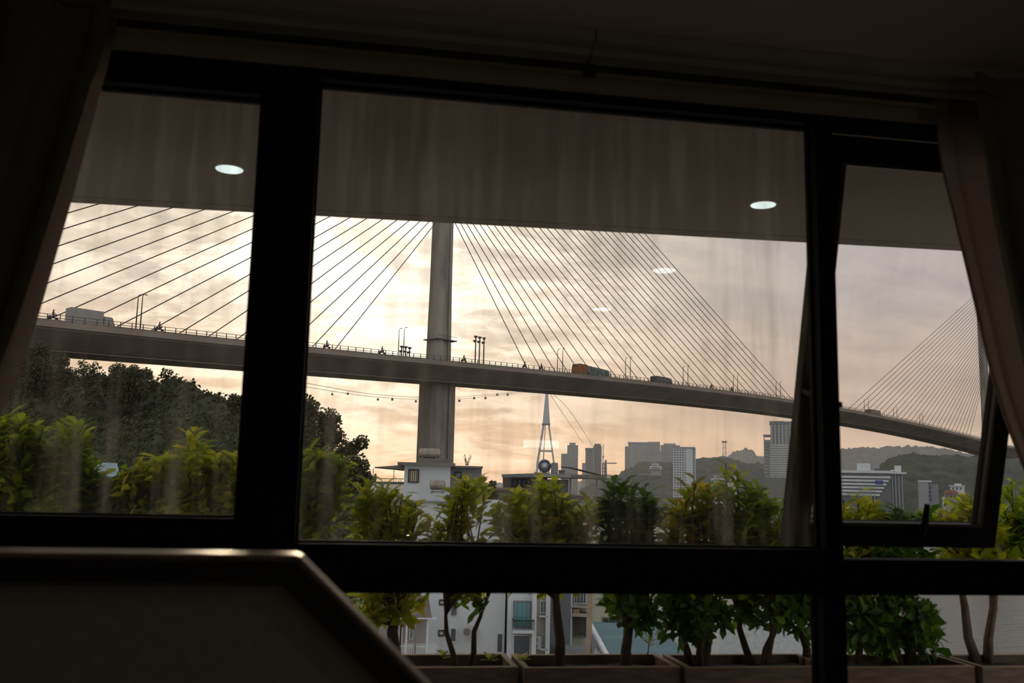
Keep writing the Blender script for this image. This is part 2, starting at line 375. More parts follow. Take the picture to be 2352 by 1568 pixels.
# ------------------------------------------------------------------ DARK PANEL in front of the window
yp = 1.0
A = onY(-30, 1270, yp); B = onY(686, 1272, yp); C = onY(1010, 1598, yp)
pd_ = empty('headboard', (-.2, yp, 0)); tag(pd_, 'dark grey framed headboard with a cut corner standing before the window', 'headboard')
fdark = M('dark_lacquered_wood', (.03, .020, .014), .30, .25, 12, stretch=(1, 1, 6), spec=.6)
warmw = M('brown_edge_highlight', (.50, .33, .22), .35, .2, 14, spec=.6)  # brown lightened to paint the highlight caught along the frame edge
fab = M('charcoal_fabric', (.58, .55, .47), .95, .12, 90)
ox = pd_.location.x
dg = (C - B); slope = dg.z / dg.x
xl = A.x - .9; zt = B.z
lowz = .55; xr = B.x + (lowz - zt) / slope
def offs(k):                                   # outline moved inwards by k
    nn = Vector((-slope, 1)).normalized(); kx = k / abs(nn.x) if abs(nn.x) > 1e-6 else k
    c = (B.x - k * (math.tan(math.atan2(-dg.z, dg.x) / 2)), zt - k)
    return [(xl + k, 0.02 + k), (xl + k, zt - k), c, (c[0] + (c[1] - lowz) / -slope, lowz), (c[0] + (c[1] - lowz) / -slope, 0.02 + k)]
def ring(k0, k1, ya, yb):
    a, b = offs(k0), offs(k1); mb = MB(); n = len(a)
    for i in range(n):
        j = (i + 1) % n
        mb.quadbox([(a[i][0] - ox, ya, a[i][1]), (a[j][0] - ox, ya, a[j][1]), (b[j][0] - ox, ya, b[j][1]), (b[i][0] - ox, ya, b[i][1]),
                    (a[i][0] - ox, yb, a[i][1]), (a[j][0] - ox, yb, a[j][1]), (b[j][0] - ox, yb, b[j][1]), (b[i][0] - ox, yb, b[i][1])])
    return mb
ring(.006, .030, -.004, .05).build('frame', fdark, pd_)
ring(0.0, .007, -.002, .035).build('highlight_trim', warmw, pd_, bevel=.0025)
MB().prism([(x - ox, .012, z) for x, z in offs(.028)], (0, .026, 0)).build('padded_panel', fab, pd_)
for fx in (xl + .2, xr - .1): MB().box(fx - .03 - ox, fx + .03 - ox, .0, .05, 0, .06).build('foot', fdark, pd_)

# ceiling lamps of the room, seen only as faint reflections in the glass
for i, (px, py, lb) in enumerate(((1525, 616, 'small round ceiling lamp reflected higher in the middle window'), (1382, 706, 'small round ceiling lamp reflected lower in the middle window'))):
    d = ray(px, py); d2 = Vector((d.x, -d.y, d.z)); p = EYE + d * ((D - .01) / d.y); k = (ZC - p.z) / d2.z; q = p + d2 * k
    t = empty('ceiling_lamp', (q.x, q.y, ZC)); tag(t, lb, 'ceiling lamp')
    MB().lathe([(.075, -.012), (.085, -.006), (.085, 0)]).build('rim', M('white_rim', (.6, .6, .58)), t)
    MB().lathe([(.062, -.014), (.062, -.011)]).build('diffuser', emis('lamp_glow_%d' % i, (.9, 1, .97), 11), t)

d = ray(1240, 1020); k = D / d.y; p = EYE + d * k; k = (YB - D) / -d.y; q = p + Vector((d.x, -d.y, d.z)) * k
t = empty('wall_light', (q.x, YB, q.z)); tag(t, 'bar shaped wall light on the back wall, faintly mirrored before the ropeway tower', 'wall light')
MB().box(-.17, .17, 0, .03, -.05, .05).build('housing', M('white_rim', (.6, .6, .58)), t); MB().box(-.155, .155, .028, .036, -.032, .032).build('diffuser', emis('bar_glow', (.95, 1, .98), 6), t)

# ================================================================== BALCONY
tilec = M('balcony_tile', (.20, .17, .15), .6, .1, 4)
struct('balcony_floor', MB().box(-3.4, 5.4, D + .1, 5.0, -.22, 0), tilec, 'balcony slab outside the window under the planters', 'balcony floor')
sf = MB(); e0 = onZ(165, 463, 2.9); e1 = onZ(2185, 573, 2.9); sl_ = (e1.y - e0.y) / (e1.x - e0.x)
def ey(x): return e0.y + sl_ * (x - e0.x)
sf.prism([(-3.6, D + .1, 2.9), (5.8, D + .1, 2.9), (5.8, ey(5.8), 2.9), (-3.6, ey(-3.6), 2.9)], (0, 0, .16))
sf.prism([(-3.6, ey(-3.6) - .10, 2.8975), (5.8, ey(5.8) - .10, 2.8975), (5.8, ey(5.8) + .01, 2.8975), (-3.6, ey(-3.6) + .01, 2.8975)], (0, 0, .3))
struct('balcony_ceiling', sf, conc, 'brown grey balcony soffit above the view', 'balcony ceiling')
struct('facade_above', MB().box(-3.6, 5.8, D, D + .1, ZC + .0, 3.6), conc, 'outer wall of the flat over the balcony', 'outer wall')
for px, py, lb in ((527, 387, 'lit round downlight in the balcony soffit, seen in the left window'), (1753, 469, 'lit round downlight in the balcony soffit, seen in the middle window')):
    q = onZ(px, py, 2.9); t = empty('downlight', (q.x, q.y, 2.9)); tag(t, lb, 'downlight')
    MB().lathe([(.062, -.004), (.066, -.002), (.066, .0)], n=32).build('trim_ring', M('downlight_rim', (.75, .78, .76), .4), t)
    MB().lathe([(.060, -.006), (.0605, -.0035)], n=32).build('diffuser', emis('downlight_glow', (.80, .93, .90), .85), t)

# planters in a row along the balcony edge
plank = M('planter_wood', (.17, .115, .075), .8, .3, 6, stretch=(1.2, 6, 6), bump=.3)
rimw = M('planter_rim', (.33, .22, .13), .7, .25, 8)
soil = M('dark_soil', (.035, .026, .02), .95, .5, 30, bump=.8)
PL = [-1.44, -.69, .063, .813, 1.565, 2.305, 3.022, 3.74]
PW = ['planter at the far left hidden beneath the left window', 'second planter under the left window', 'wooden planter behind the cut corner of the headboard', 'wooden planter holding the dark forked trunk and the brown straight trunk',
      'wooden planter crossing behind the lower mullion', 'wooden planter under the open window holding the dense dark bush', 'wooden planter at the right with the pale multi-stemmed trunk']
def PY(x): return 4.425 - .035 * x
for i in range(7):
    xa, xb = PL[i] + .012, PL[i + 1] - .012; ya = PY((xa + xb) / 2); t = empty('planter', ((xa + xb) / 2, ya, 0)); h_ = (xb - xa) / 2; zr = .70; dp = .345
    tag(t, PW[i], 'planter', 'wooden planters along the balcony edge')
    kids(t, ('front_panel', MB().box(-h_, h_, 0, .022, .0, zr - .005), plank), ('back_panel', MB().box(-h_, h_, dp - .022, dp, 0, zr - .005), plank),
         ('end_panel', MB().box(-h_, -h_ + .022, .022, dp - .022, 0, zr - .005), plank), ('end_panel', MB().box(h_ - .022, h_, .022, dp - .022, 0, zr - .005), plank),
         ('rim', frame_ := MB().box(-h_, h_, -.004, .026, zr - .005, zr).box(-h_, -h_ + .026, .026, dp - .026, zr - .005, zr).box(h_ - .026, h_, .026, dp - .026, zr - .005, zr).box(-h_, h_, dp - .026, dp + .004, zr - .005, zr), rimw))
    sb = MB(); nx, ny = 16, 8
    for b in range(ny + 1):
        for a in range(nx + 1):
            u, v = a / nx, b / ny; x = -h_ + .022 + u * (2 * h_ - .044); y = .022 + v * (dp - .044)
            sb.v.append((x, y, .655 + .02 * noise.noise(Vector((x * 9 + i * 7, y * 9, 0))) + .012 * math.sin(PI * u) * math.sin(PI * v)))
    for b in range(ny):
        for a in range(nx): k = b * (nx + 1) + a; sb.f.append((k, k + 1, k + nx + 2, k + nx + 1))
    sb.build('soil', soil, t, True)

# ------------------------------------------------------------------ shrubs
LG = leafmat('leaf_green', [(.14, .25, .012), (.30, .42, .02), (.50, .58, .03), (.18, .31, .02), (.66, .64, .04)])
LY = leafmat('leaf_yellow_green', [(.46, .55, .03), (.74, .70, .04), (.26, .38, .02), (.82, .68, .05), (.58, .62, .03), (.34, .46, .02)])
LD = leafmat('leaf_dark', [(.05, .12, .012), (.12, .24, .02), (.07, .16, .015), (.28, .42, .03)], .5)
LO = leafmat('leaf_orange', [(.76, .58, .04), (.74, .66, .05), (.30, .46, .02), (.66, .44, .04), (.22, .36, .02)])
bark = M('shrub_bark', (.09, .055, .035), .9, .35, 18, bump=.6)
barkp = M('pale_bark', (.16, .11, .075), .9, .3, 18, bump=.6)
YS = 4.60
def shrub(label, trunk_px, crowns, mat, tr=.022, stems=1, n=44, leaf=.088, bk=None, lowz=1.0, seed=1, y=YS, low_dark=True):
    random.seed(seed); bk = bk or bark
    b = onY(trunk_px, 1512, y); base = Vector((b.x, y, .665)); t = empty('shrub', base); tag(t, label, 'shrub', 'leafy shrubs in the balcony planters')
    cs = []
    for (px, py, rx, ry) in crowns:
        c = onY(px, py, y); k = abs((onY(px + rx, py, y) - c).x); kz = abs(onY(px, py + ry, y).z - c.z); cs.append((c - base, k, kz))
    # trunk stems
    top = min((c for c, _, _ in cs), key=lambda c: abs(c.x) + c.z * .3); tz = max(.25, top.z - .12)
    tops = []
    for s in range(stems):
        a = 2 * PI * s / max(1, stems) + .6; sp = 0 if stems == 1 else .05
        p0 = Vector((math.cos(a) * sp * .6, math.sin(a) * sp * .6, -.03)); p3 = Vector((top.x * .35 + math.cos(a) * sp * 2.2, math.sin(a) * sp * 2, tz * rnd(.9, 1.05)))
        p1 = p0.lerp(p3, .35) + Vector((rnd(-.02, .02), rnd(-.02, .02), 0)); p2 = p0.lerp(p3, .7) + Vector((rnd(-.025, .025), rnd(-.02, .02), 0))
        r = tr if stems == 1 else tr * rnd(.55, .8)
        MB().tube([p0, p1, p2, p3], [r * 1.25, r, r * .85, r * .6], 8).build('trunk', bk, t, True); tops.append((p1, p2, p3))
    br = MB(); lf = MB(); lo = MB(); up_ = lf
    wt = [k * kz for _, k, kz in cs]
    for i in range(int(n * 1.6)):
        c, k, kz = random.choices(cs, wt)[0]
        while True:
            q = Vector((rnd(-1, 1), rnd(-1, 1), rnd(-1, 1)))
            if .3 < q.length < 1: break
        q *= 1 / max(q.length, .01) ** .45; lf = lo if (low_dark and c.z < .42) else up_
        tip = c + Vector((q.x * k, q.y * min(.26, max(k, .14)), q.z * kz))
        p1, p2, p3 = random.choice(tops); st = p3 if tip.z > p3.z + .05 else p2.lerp(p3, rnd(.2, 1))
        m = st.lerp(tip, .55) + Vector((rnd(-.03, .03), rnd(-.03, .03), rnd(-.01, .05)))
        if i % 2 == 0: br.tube([st, m, tip], [tr * .32, tr * .22, .003], 5, False)
        d = (tip - m).normalized(); d = (d + Vector((0, 0, .55))).normalized()
        a0 = rnd(0, 6.28); x = d.orthogonal().normalized(); yv = d.cross(x); nl = random.randint(6, 9)
        for j in range(nl):
            a = a0 + j * 2.4; o_ = x * math.cos(a) + yv * math.sin(a); lift = rnd(.15, .9) if j < nl - 2 else rnd(1.2, 2.2)
            ld = (o_ + d * lift).normalized(); ll = leaf * rnd(.7, 1.15)
            lf.leaf(tip - d * .012 * j + o_ * .004, ld, d, ll, ll * rnd(.36, .46))
        for j in range(4):
            pp = m.lerp(tip, rnd(.2, .9)); ld = Vector((rnd(-1, 1), rnd(-1, 1), rnd(-.3, .7))).normalized(); ll = leaf * rnd(.6, 1)
            lf.leaf(pp, ld, Vector((0, 0, 1)), ll, ll * .42)
    br.build('branches', bk, t, True); up_.build('foliage', mat, t, True)
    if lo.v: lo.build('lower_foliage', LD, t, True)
    return t
S = shrub
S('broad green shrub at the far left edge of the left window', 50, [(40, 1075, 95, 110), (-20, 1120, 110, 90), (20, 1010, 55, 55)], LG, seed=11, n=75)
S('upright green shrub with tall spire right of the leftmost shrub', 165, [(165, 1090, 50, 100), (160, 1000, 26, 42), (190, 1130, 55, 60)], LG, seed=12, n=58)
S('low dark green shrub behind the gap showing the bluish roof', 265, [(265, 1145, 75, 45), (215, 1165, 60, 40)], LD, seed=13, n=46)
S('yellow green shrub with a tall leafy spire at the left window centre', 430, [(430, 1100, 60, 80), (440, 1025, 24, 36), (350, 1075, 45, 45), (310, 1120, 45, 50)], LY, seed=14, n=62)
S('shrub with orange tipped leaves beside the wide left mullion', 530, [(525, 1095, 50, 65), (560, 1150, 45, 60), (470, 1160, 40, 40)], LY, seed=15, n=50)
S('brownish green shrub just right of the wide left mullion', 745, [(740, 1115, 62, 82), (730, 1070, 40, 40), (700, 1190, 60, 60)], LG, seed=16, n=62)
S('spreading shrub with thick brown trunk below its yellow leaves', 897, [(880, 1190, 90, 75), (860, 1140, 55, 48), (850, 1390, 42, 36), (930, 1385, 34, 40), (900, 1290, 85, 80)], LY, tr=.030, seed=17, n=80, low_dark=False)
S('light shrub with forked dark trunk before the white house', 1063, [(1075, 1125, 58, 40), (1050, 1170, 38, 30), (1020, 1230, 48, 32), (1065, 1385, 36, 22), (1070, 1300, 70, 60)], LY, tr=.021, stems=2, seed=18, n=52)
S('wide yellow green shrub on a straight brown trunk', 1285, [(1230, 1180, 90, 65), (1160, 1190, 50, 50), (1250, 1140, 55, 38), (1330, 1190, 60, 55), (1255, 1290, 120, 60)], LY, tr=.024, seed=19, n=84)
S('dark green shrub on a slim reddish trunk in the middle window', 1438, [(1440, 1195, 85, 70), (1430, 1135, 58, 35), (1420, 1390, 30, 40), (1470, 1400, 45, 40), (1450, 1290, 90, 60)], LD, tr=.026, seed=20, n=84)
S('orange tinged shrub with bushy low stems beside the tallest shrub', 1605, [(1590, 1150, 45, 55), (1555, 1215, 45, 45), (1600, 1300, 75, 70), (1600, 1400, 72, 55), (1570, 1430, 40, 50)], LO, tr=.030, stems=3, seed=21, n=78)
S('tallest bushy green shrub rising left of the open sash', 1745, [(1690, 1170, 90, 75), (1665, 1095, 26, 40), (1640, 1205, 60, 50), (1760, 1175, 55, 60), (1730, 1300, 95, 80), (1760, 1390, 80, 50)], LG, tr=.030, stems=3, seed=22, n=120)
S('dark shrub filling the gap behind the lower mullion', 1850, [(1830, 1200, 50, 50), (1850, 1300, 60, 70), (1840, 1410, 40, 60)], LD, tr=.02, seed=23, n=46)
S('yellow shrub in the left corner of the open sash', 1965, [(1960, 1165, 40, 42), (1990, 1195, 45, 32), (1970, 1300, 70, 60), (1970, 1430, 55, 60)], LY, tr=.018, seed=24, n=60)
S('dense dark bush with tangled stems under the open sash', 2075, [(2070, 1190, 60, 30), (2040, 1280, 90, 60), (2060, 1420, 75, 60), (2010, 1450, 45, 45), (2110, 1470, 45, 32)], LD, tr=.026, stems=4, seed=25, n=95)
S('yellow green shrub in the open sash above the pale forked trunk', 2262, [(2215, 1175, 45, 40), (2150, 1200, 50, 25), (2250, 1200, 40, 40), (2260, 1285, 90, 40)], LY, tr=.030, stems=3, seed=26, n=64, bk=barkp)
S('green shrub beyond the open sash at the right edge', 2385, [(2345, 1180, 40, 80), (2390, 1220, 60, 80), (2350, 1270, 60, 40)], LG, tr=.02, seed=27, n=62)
# small seedlings sprouting in the planters
def sprout(label, px, py, hgt, mat, seed, lean=0.):
    random.seed(seed); q = onY(px, py, 4.62); t = empty('seedling', (q.x, 4.62, .66)); tag(t, label, 'seedling', 'seedlings in the planters')
    top = Vector((lean, 0, hgt)); MB().tube([(0, 0, -.01), top * .5 + Vector((.008, 0, 0)), top], [.004, .003, .002], 5).build('stem', bark, t)
    lf = MB()
    for j in range(9):
        a = j * 2.4; lf.leaf(top * rnd(.55, 1), Vector((math.cos(a), math.sin(a), rnd(.1, .9))).normalized(), Vector((0, 0, 1)), .05, .02)
    lf.build('leaves', mat, t, True)
sprout('bright green seedling just left of the forked trunk', 1018, 1500, .075, LG, 31)
sprout('little green seedling at the joint of two planters', 1198, 1508, .05, LY, 32)
sprout('seedling with a few yellow leaves beside the slim reddish trunk', 1478, 1508, .13, LO, 33, .03)
sprout('small weed between the forked trunk and the planter joint', 1125, 1500, .045, LG, 34)
sprout('leafy seedling leaning right beside the dense dark bush', 2138, 1490, .19, LD, 35, .06)

# ================================================================== LAND AND WATER
GZ, WZ = -14.0, -21.0
quay = M('pale_quay', (.34, .33, .31), 1, .12, .08, spec=0)
land = MB(); land.prism([tuple((EYE + RH * a + FH * b).to_2d()) + (GZ,) for a, b in ((-160, 8), (30, 8), (42, 120), (-6, 150), (-40, 215), (-160, 240))], (0, 0, -9))
struct('ground', land, quay, 'pale ground and quay at the foot of the houses', 'ground')
wm, nt, o = newmat('bay_water'); p = nt.nodes.new('ShaderNodeBsdfPrincipled'); p.inputs['Base Color'].default_value = (.06, .075, .065, 1); p.inputs['Roughness'].default_value = .18
tc = nt.nodes.new('ShaderNodeTexCoord'); mp = nt.nodes.new('ShaderNodeMapping'); mp.inputs['Scale'].default_value = (.35, .9, 1); n = nt.nodes.new('ShaderNodeTexNoise'); n.inputs['Scale'].default_value = 1.0; n.inputs['Detail'].default_value = 6
bp = nt.nodes.new('ShaderNodeBump'); bp.inputs['Strength'].default_value = .5; bp.inputs['Distance'].default_value = .6
for a, b in ((tc.outputs['Object'], mp.inputs[0]), (mp.outputs[0], n.inputs['Vector']), (n.outputs['Fac'], bp.inputs['Height']), (bp.outputs[0], p.inputs['Normal']), (p.outputs[0], o.inputs[0])): nt.links.new(a, b)
wt_ = MB(); k0 = [(EYE + RH * a + FH * b) for a, b in ((-900, -50), (900, -50), (3200, 4000), (-3200, 4000))]
wt_.v = [(q.x, q.y, WZ) for q in k0]; wt_.f = [(0, 1, 2, 3)]
struct('bay_water', wt_, wm, 'grey green rippled water of the bay', 'water')

forest = M('forest_green', (.030, .031, .020), .95, .45, .06, c2=(.055, .056, .036))
forest_n = M('near_forest_green', (.035, .036, .018), .95, .2, .6, c2=(.06, .06, .03))
clumpm = leafmat('forest_leaves', [(.040, .045, .018), (.07, .07, .025), (.05, .055, .02), (.09, .085, .03)], .25)
def hill(name, label, prof, dep, thick, base_px, mat, bump, cell, cat='hill', clumps=0, cr=.5, seed=3):
    # ridge with its skyline through the given points, sloping towards and away from the viewer, with tree-crown bumps
    random.seed(seed); pts = [((PD(x, y, dep) - EYE).dot(RH), zz(x, y, dep)) for x, y in prof]
    a0, a1 = pts[0][0], pts[-1][0]; nx = max(24, int((a1 - a0) / cell)); ny = max(10, int(thick / cell)); nx = min(nx, 420); ny = min(ny, 110)
    zb = zz(prof[len(prof) // 2][0], base_px, dep) if base_px else WZ
    def sky(a):
        for (p, z), (q, w) in zip(pts, pts[1:]):
            if p <= a <= q:
                k = (a - p) / (q - p); return z + (w - z) * (k * k * (3 - 2 * k) * .6 + k * .4)
        return pts[-1][1]
    o0 = EYE + RH * ((a0 + a1) / 2) + FH * dep; base = Vector((o0.x, o0.y, WZ)); mb = MB(); P = []
    for j in range(ny + 1):
        v = j / ny * 2 - 1; f = (1 - abs(v)) if v < 0 else (1 - abs(v) ** 2.6)
        for i in range(nx + 1):
            a = a0 + (a1 - a0) * i / nx; z = zb + (sky(a) - zb) * f
            q = EYE + RH * a * (1 + v * thick / dep * .5) + FH * (dep + v * thick * .5); q.z = z
            s = 1 / (cell * 3.2); nv = noise.noise(q * s) + .5 * noise.noise(q * s * 2.3); q.z += bump * (abs(nv) * 1.3 - .55) * min(1, f * 5)
            P.append(q); mb.v.append(tuple(q - base))
    for j in range(ny):
        for i in range(nx): k = j * (nx + 1) + i; mb.f.append((k, k + 1, k + nx + 2, k + nx + 1))
    o = mb.build(name, mat, None, True); o.location = base; tag(o, label, cat, kind='structure')
    if clumps:
        cm = MB()
        for _ in range(clumps):
            q = random.choice(P[: (nx + 1) * (ny * 2 // 3)]); cm.clump(q - base + Vector((rnd(-cell, cell), rnd(-cell, cell), rnd(-.4, .5) * bump)), cr * rnd(.6, 1.4))
        c = cm.build('forest_canopy', clumpm); c.location = base; tag(c, 'dense leafy canopy covering ' + label.split(' at ')[0].split(' beyond ')[0], 'forest', kind='stuff')
    return o
hill('hill', 'dark wooded hill beneath the bridge at the left', [(-260, 760), (-120, 750), (-20, 780), (60, 825), (150, 866), (250, 868), (300, 874), (345, 880), (372, 876), (400, 868), (425, 874), (450, 890), (500, 912), (550, 928), (600, 948), (650, 990), (700, 1040), (760, 1085), (830, 1130)], 150, 110, None, forest_n, 1.3, 1.0, clumps=42000, cr=.36)
hill('hill', 'dark wooded hill at the centre behind the white grid tower', [(1330, 1125), (1370, 1110), (1405, 1098), (1440, 1078), (1470, 1062), (1510, 1060), (1560, 1062), (1600, 1053), (1640, 1048), (1662, 1046), (1690, 1056), (1720, 1064), (1760, 1064), (1830, 1072), (1900, 1090), (1980, 1110)], 1500, 500, None, forest, 6, 3.6)
hill('hill', 'far misty hill with a knoll beyond the lattice mast', [(1560, 1085), (1640, 1060), (1672, 1046), (1690, 1036), (1712, 1030), (1728, 1034), (1738, 1045), (1760, 1046), (1850, 1062), (1960, 1090)], 2500, 500, None, forest, 8, 5)
hill('hill', 'long far ridge beyond the bridge deck at the right', [(1840, 1060), (1900, 1034), (1945, 1028), (2000, 1026), (2060, 1025), (2110, 1024), (2160, 1028), (2220, 1040), (2300, 1055), (2420, 1060), (2600, 1080)], 2300, 500, None, forest, 8, 5)
hill('hill', 'wooded hill behind the striped hotel at the right', [(1960, 1125), (1995, 1090), (2020, 1066), (2045, 1052), (2075, 1042), (2100, 1039), (2130, 1044), (2170, 1045), (2220, 1047), (2300, 1040), (2400, 1040), (2600, 1060)], 980, 300, None, forest, 4.2, 2.6)
hill('hill', 'low misty ridge on the horizon behind the houses, left of the tower crane', [(760, 1130), (820, 1112), (900, 1106), (1000, 1108), (1120, 1109), (1240, 1110), (1330, 1104), (1395, 1088), (1420, 1092), (1450, 1105)], 2600, 400, None, forest, 6, 6)
struct('far_shore', MB().prism([tuple((EYE + RH * a + FH * b).to_2d()) + (WZ - 1,) for a, b in ((-900, 330), (-60, 330), (-20, 640), (360, 640), (900, 640), (2800, 3200), (-2400, 3200))], (0, 0, 2.2)), M('far_shore_land', (.07, .07, .055), 1, .3, .02, spec=0), 'low far shore under the city', 'shore')

# ------------------------------------------------------------------ trees
def tree_meshes(seed, blobs, n, r, trunk_h, tr, stems=1):
    random.seed(seed); cr = MB(); tk = MB(); tk.tube([(0, 0, -2), (.1, 0, trunk_h * .5), (0, .1, trunk_h)], [tr * 1.3, tr, tr * .7], 7)
    for (bx, by, bz, br) in blobs:
        tk.tube([(0, .1, trunk_h * .8), (bx * .5, by * .5, (trunk_h + bz) * .5), (bx, by, bz)], [tr * .5, tr * .32, tr * .1], 5, False)
        for _ in range(int(n * br * br)):
            q = Vector((random.gauss(0, 1), random.gauss(0, 1), random.gauss(0, .8))); q = q.normalized() * (br * rnd(.35, 1.05))
            cr.clump(Vector((bx, by, bz)) + q, r * rnd(.6, 1.3))
    return cr, tk
treebark = M('tree_bark', (.07, .05, .035), .9, .3, 2)
def tree(label, px, top_py, dep, blobs, n, r, tr, seed, base_z=None, group=None):
    q = PD(px, top_py, dep); bz = GZ if base_z is None else base_z; h = q.z - bz
    bl = [(x, y, h - z, rr) for x, y, z, rr in blobs]
    t = empty('tree', (q.x, q.y, bz), math.atan2(RH.y, RH.x)); tag(t, label, 'tree', group)
    cr, tk = tree_meshes(seed, bl, n, r, max(1.5, h - max(b[2] for b in blobs) - 1), tr)
    tk.build('trunk', treebark, t, True); cr.build('crown', clumpm, t)
    return t
tree('large dark tree right of the wide mullion under the bridge', 735, 915, 80, [(-1.2, 0, 1.0, 1.3), (.6, .3, 1.9, 1.2), (-2, .5, 2.6, 1.7), (-.4, -.4, 3.4, 1.9), (1.2, 0, 3.2, 1.1), (-1.5, 0, 5, 2.1), (.8, 0, 5.2, 1.5), (2.6, .3, 4.2, .9), (3.6, 0, 3.6, .65), (3.2, 0, 5.6, 1.2), (4.1, .3, 6.6, .8), (2.4, -.3, 7.0, 1.3), (0, 0, 7.4, 2), (-2.4, 0, 7.6, 2)], 620, .16, .22, 41)
for i, (px, py, dep, lb, sc_) in enumerate(((60, 770, 128, 'tall tree overlapping the bridge deck at the left curtain', 1.5), (120, 800, 132, 'tree below the bridge deck beside the left curtain', 1.3), (205, 822, 138, 'thin leafed tree on the hill crest against the light gap', .9),
        (290, 832, 140, 'round crowned tree on the hill crest right of the light gap', 1.25), (322, 838, 142, 'second round crowned tree on the hill crest', 1.0), (385, 842, 146, 'sparse twiggy tree on the knob of the left hill', .55), (545, 903, 120, 'small tree on the hill end beside the wide mullion', .5))):
    a = sc_; sparse = i in (2, 5)
    tree(lb, px, py, dep, [(-.9 * a, 0, 1.0 * a, 1.0 * a), (.9 * a, .3, 1.3 * a, .95 * a), (0, -.4, 2.2 * a, 1.5 * a), (-1.5 * a, .2, 2.6 * a, 1.2 * a), (1.7 * a, 0, 2.9 * a, 1.2 * a), (0, 0, 4 * a, 1.7 * a)], 90 if sparse else 420, .2, .18, 50 + i, zz(px, py, dep) - (4.5 if i < 5 else 3.5) * max(a, .8), 'trees on the left hill')

# ================================================================== CABLE-STAYED BRIDGE
T1 = EYE + (PD(1018, 1113, 238) - EYE) * 1.0; T1.z = 0
UA = math.radians(42.6); U = FH * math.cos(UA) + RH * math.sin(UA); NB = Vector((U.y, -U.x, 0))
if NB.dot(FH) > 0: NB = -NB                      # towards the viewer
BRZ = math.atan2(U.y, U.x)
def onB(px, py, off=0):
    p0 = T1 + NB * off; d = ray(px, py); k = (p0 - EYE).dot(NB) / d.dot(NB); p = EYE + d * k; return (p - p0).dot(U), p.z
def lp(s, off, z): return (s, -off, z)             # bridge-local: x along, y away from viewer (root is rotated)
bconc = M('bridge_concrete', (.19, .16, .13), .85, .22, .35, c2=(.25, .215, .175), stretch=(1, 1, .25))
bdark = M('bridge_girder', (.25, .20, .158), .95, .16, .22, stretch=(.6, 1, .3), spec=.05)
bsoff = M('bridge_soffit_lit', (.36, .28, .21), .85, .1, .2)  # lighter brown than the girder paints the light on the flange underside
steel = M('stay_sheath', (.04, .032, .026), .6, .1, 1)
railm = M('bridge_rail_paint', (.10, .085, .07), .6, .15, 1)
bridge = empty('cable_stayed_bridge', (T1.x, T1.y, 0), BRZ); tag(bridge, 'long concrete cable-stayed bridge crossing the bay behind the houses', 'bridge')
topk = [onB(x, y, 12) for x, y in ((95, 735.5), (178, 748), (340, 757), (571, 783), (720, 798), (985, 828), (1210, 848), (1500, 880.5), (1820, 917), (1940, 940), (2100, 972), (2262, 1011))]
botk = [onB(x, y, -3) for x, y in ((150, 822), (400, 842), (560, 852), (720, 864), (970, 881), (1250, 905), (1540, 931), (1820, 960), (1940, 980), (2100, 1010), (2262, 1050))]
def fit(pts, deg):
    # least squares polynomial in x/200
    n = deg + 1; Amat = [[sum((x / 200) ** (i + j) for x, _ in pts) for j in range(n)] for i in range(n)]; bv = [sum(y * (x / 200) ** i for x, y in pts) for i in range(n)]
    for i in range(n):
        pv = Amat[i][i]
        for j in range(i + 1, n):
            f = Amat[j][i] / pv
            for k in range(i, n): Amat[j][k] -= f * Amat[i][k]
            bv[j] -= f * bv[i]
    c = [0] * n
    for i in range(n - 1, -1, -1): c[i] = (bv[i] - sum(Amat[i][j] * c[j] for j in range(i + 1, n))) / Amat[i][i]
    return lambda x: sum(ci * (x / 200) ** i for i, ci in enumerate(c))
dz = fit(topk, 4); bz_ = fit(botk, 4)
SA, SB = -150, 470
def span(f, step=6):
    n = int((SB - SA) / step); return [f(SA + (SB - SA) * i / n) for i in range(n + 1)]
def girder(s):
    zt = dz(max(-110, min(420, s))); zb = bz_(max(-110, min(420, s)))
    return zt, zb
def sec(poly): return span(lambda s: [lp(s, o, z(s)) for o, z in poly])
Zt = lambda d: (lambda s: girder(s)[0] + d)
Zb = lambda d: (lambda s: girder(s)[1] + d)
MB().loft(sec([(12, Zt(-.55)), (11.6, Zt(-1.3)), (7.0, Zb(.30)), (6.5, Zb(.12)), (-3.9, Zb(.12)), (-4.4, Zb(.30)), (-11.6, Zt(-1.3)), (-12, Zt(-.55)), (-12, Zt(-.62 + .3)), (12, Zt(-.62 + .3))])).build('box_girder', bdark, bridge)
MB().loft(sec([(6.6, Zb(.2)), (6.6, Zb(.02)), (-3.0, Zb(0)), (-3.6, Zb(.2))])).build('bottom_flange', bsoff, bridge)
MB().loft(sec([(12.35, Zt(0)), (12.35, Zt(-1.0)), (11.9, Zt(-1.0)), (11.9, Zt(0))])).build('parapet', bdark, bridge)
MB().loft(sec([(-11.9, Zt(0)), (-11.9, Zt(-1.0)), (-12.35, Zt(-1.0)), (-12.35, Zt(0))])).build('parapet', bdark, bridge)
for hgt in (1.15, .62):
    MB().loft(sec([(12.18, Zt(hgt)), (12.18, Zt(hgt - .09)), (12.08, Zt(hgt - .09)), (12.08, Zt(hgt))])).build('handrail', railm, bridge)
MB().loft(sec([(-12.1, Zt(1.15)), (-12.1, Zt(1.05)), (-12.2, Zt(1.05)), (-12.2, Zt(1.15))])).build('handrail', railm, bridge)
s = -108.; k = 0; rest = MB(); pm = None
while s < 425:
    z = dz(max(-110, min(420, s)))
    if k < 100: MB().box(s - .06, s + .06, -12.2, -12.06, z - .05, z + 1.14).build('railing_post', railm, bridge)
    else: rest.box(s - .06, s + .06, -12.2, -12.06, z - .05, z + 1.14)
    s += 2.05; k += 1
tag(rest.build('railing_post', railm, bridge), kind='stuff')
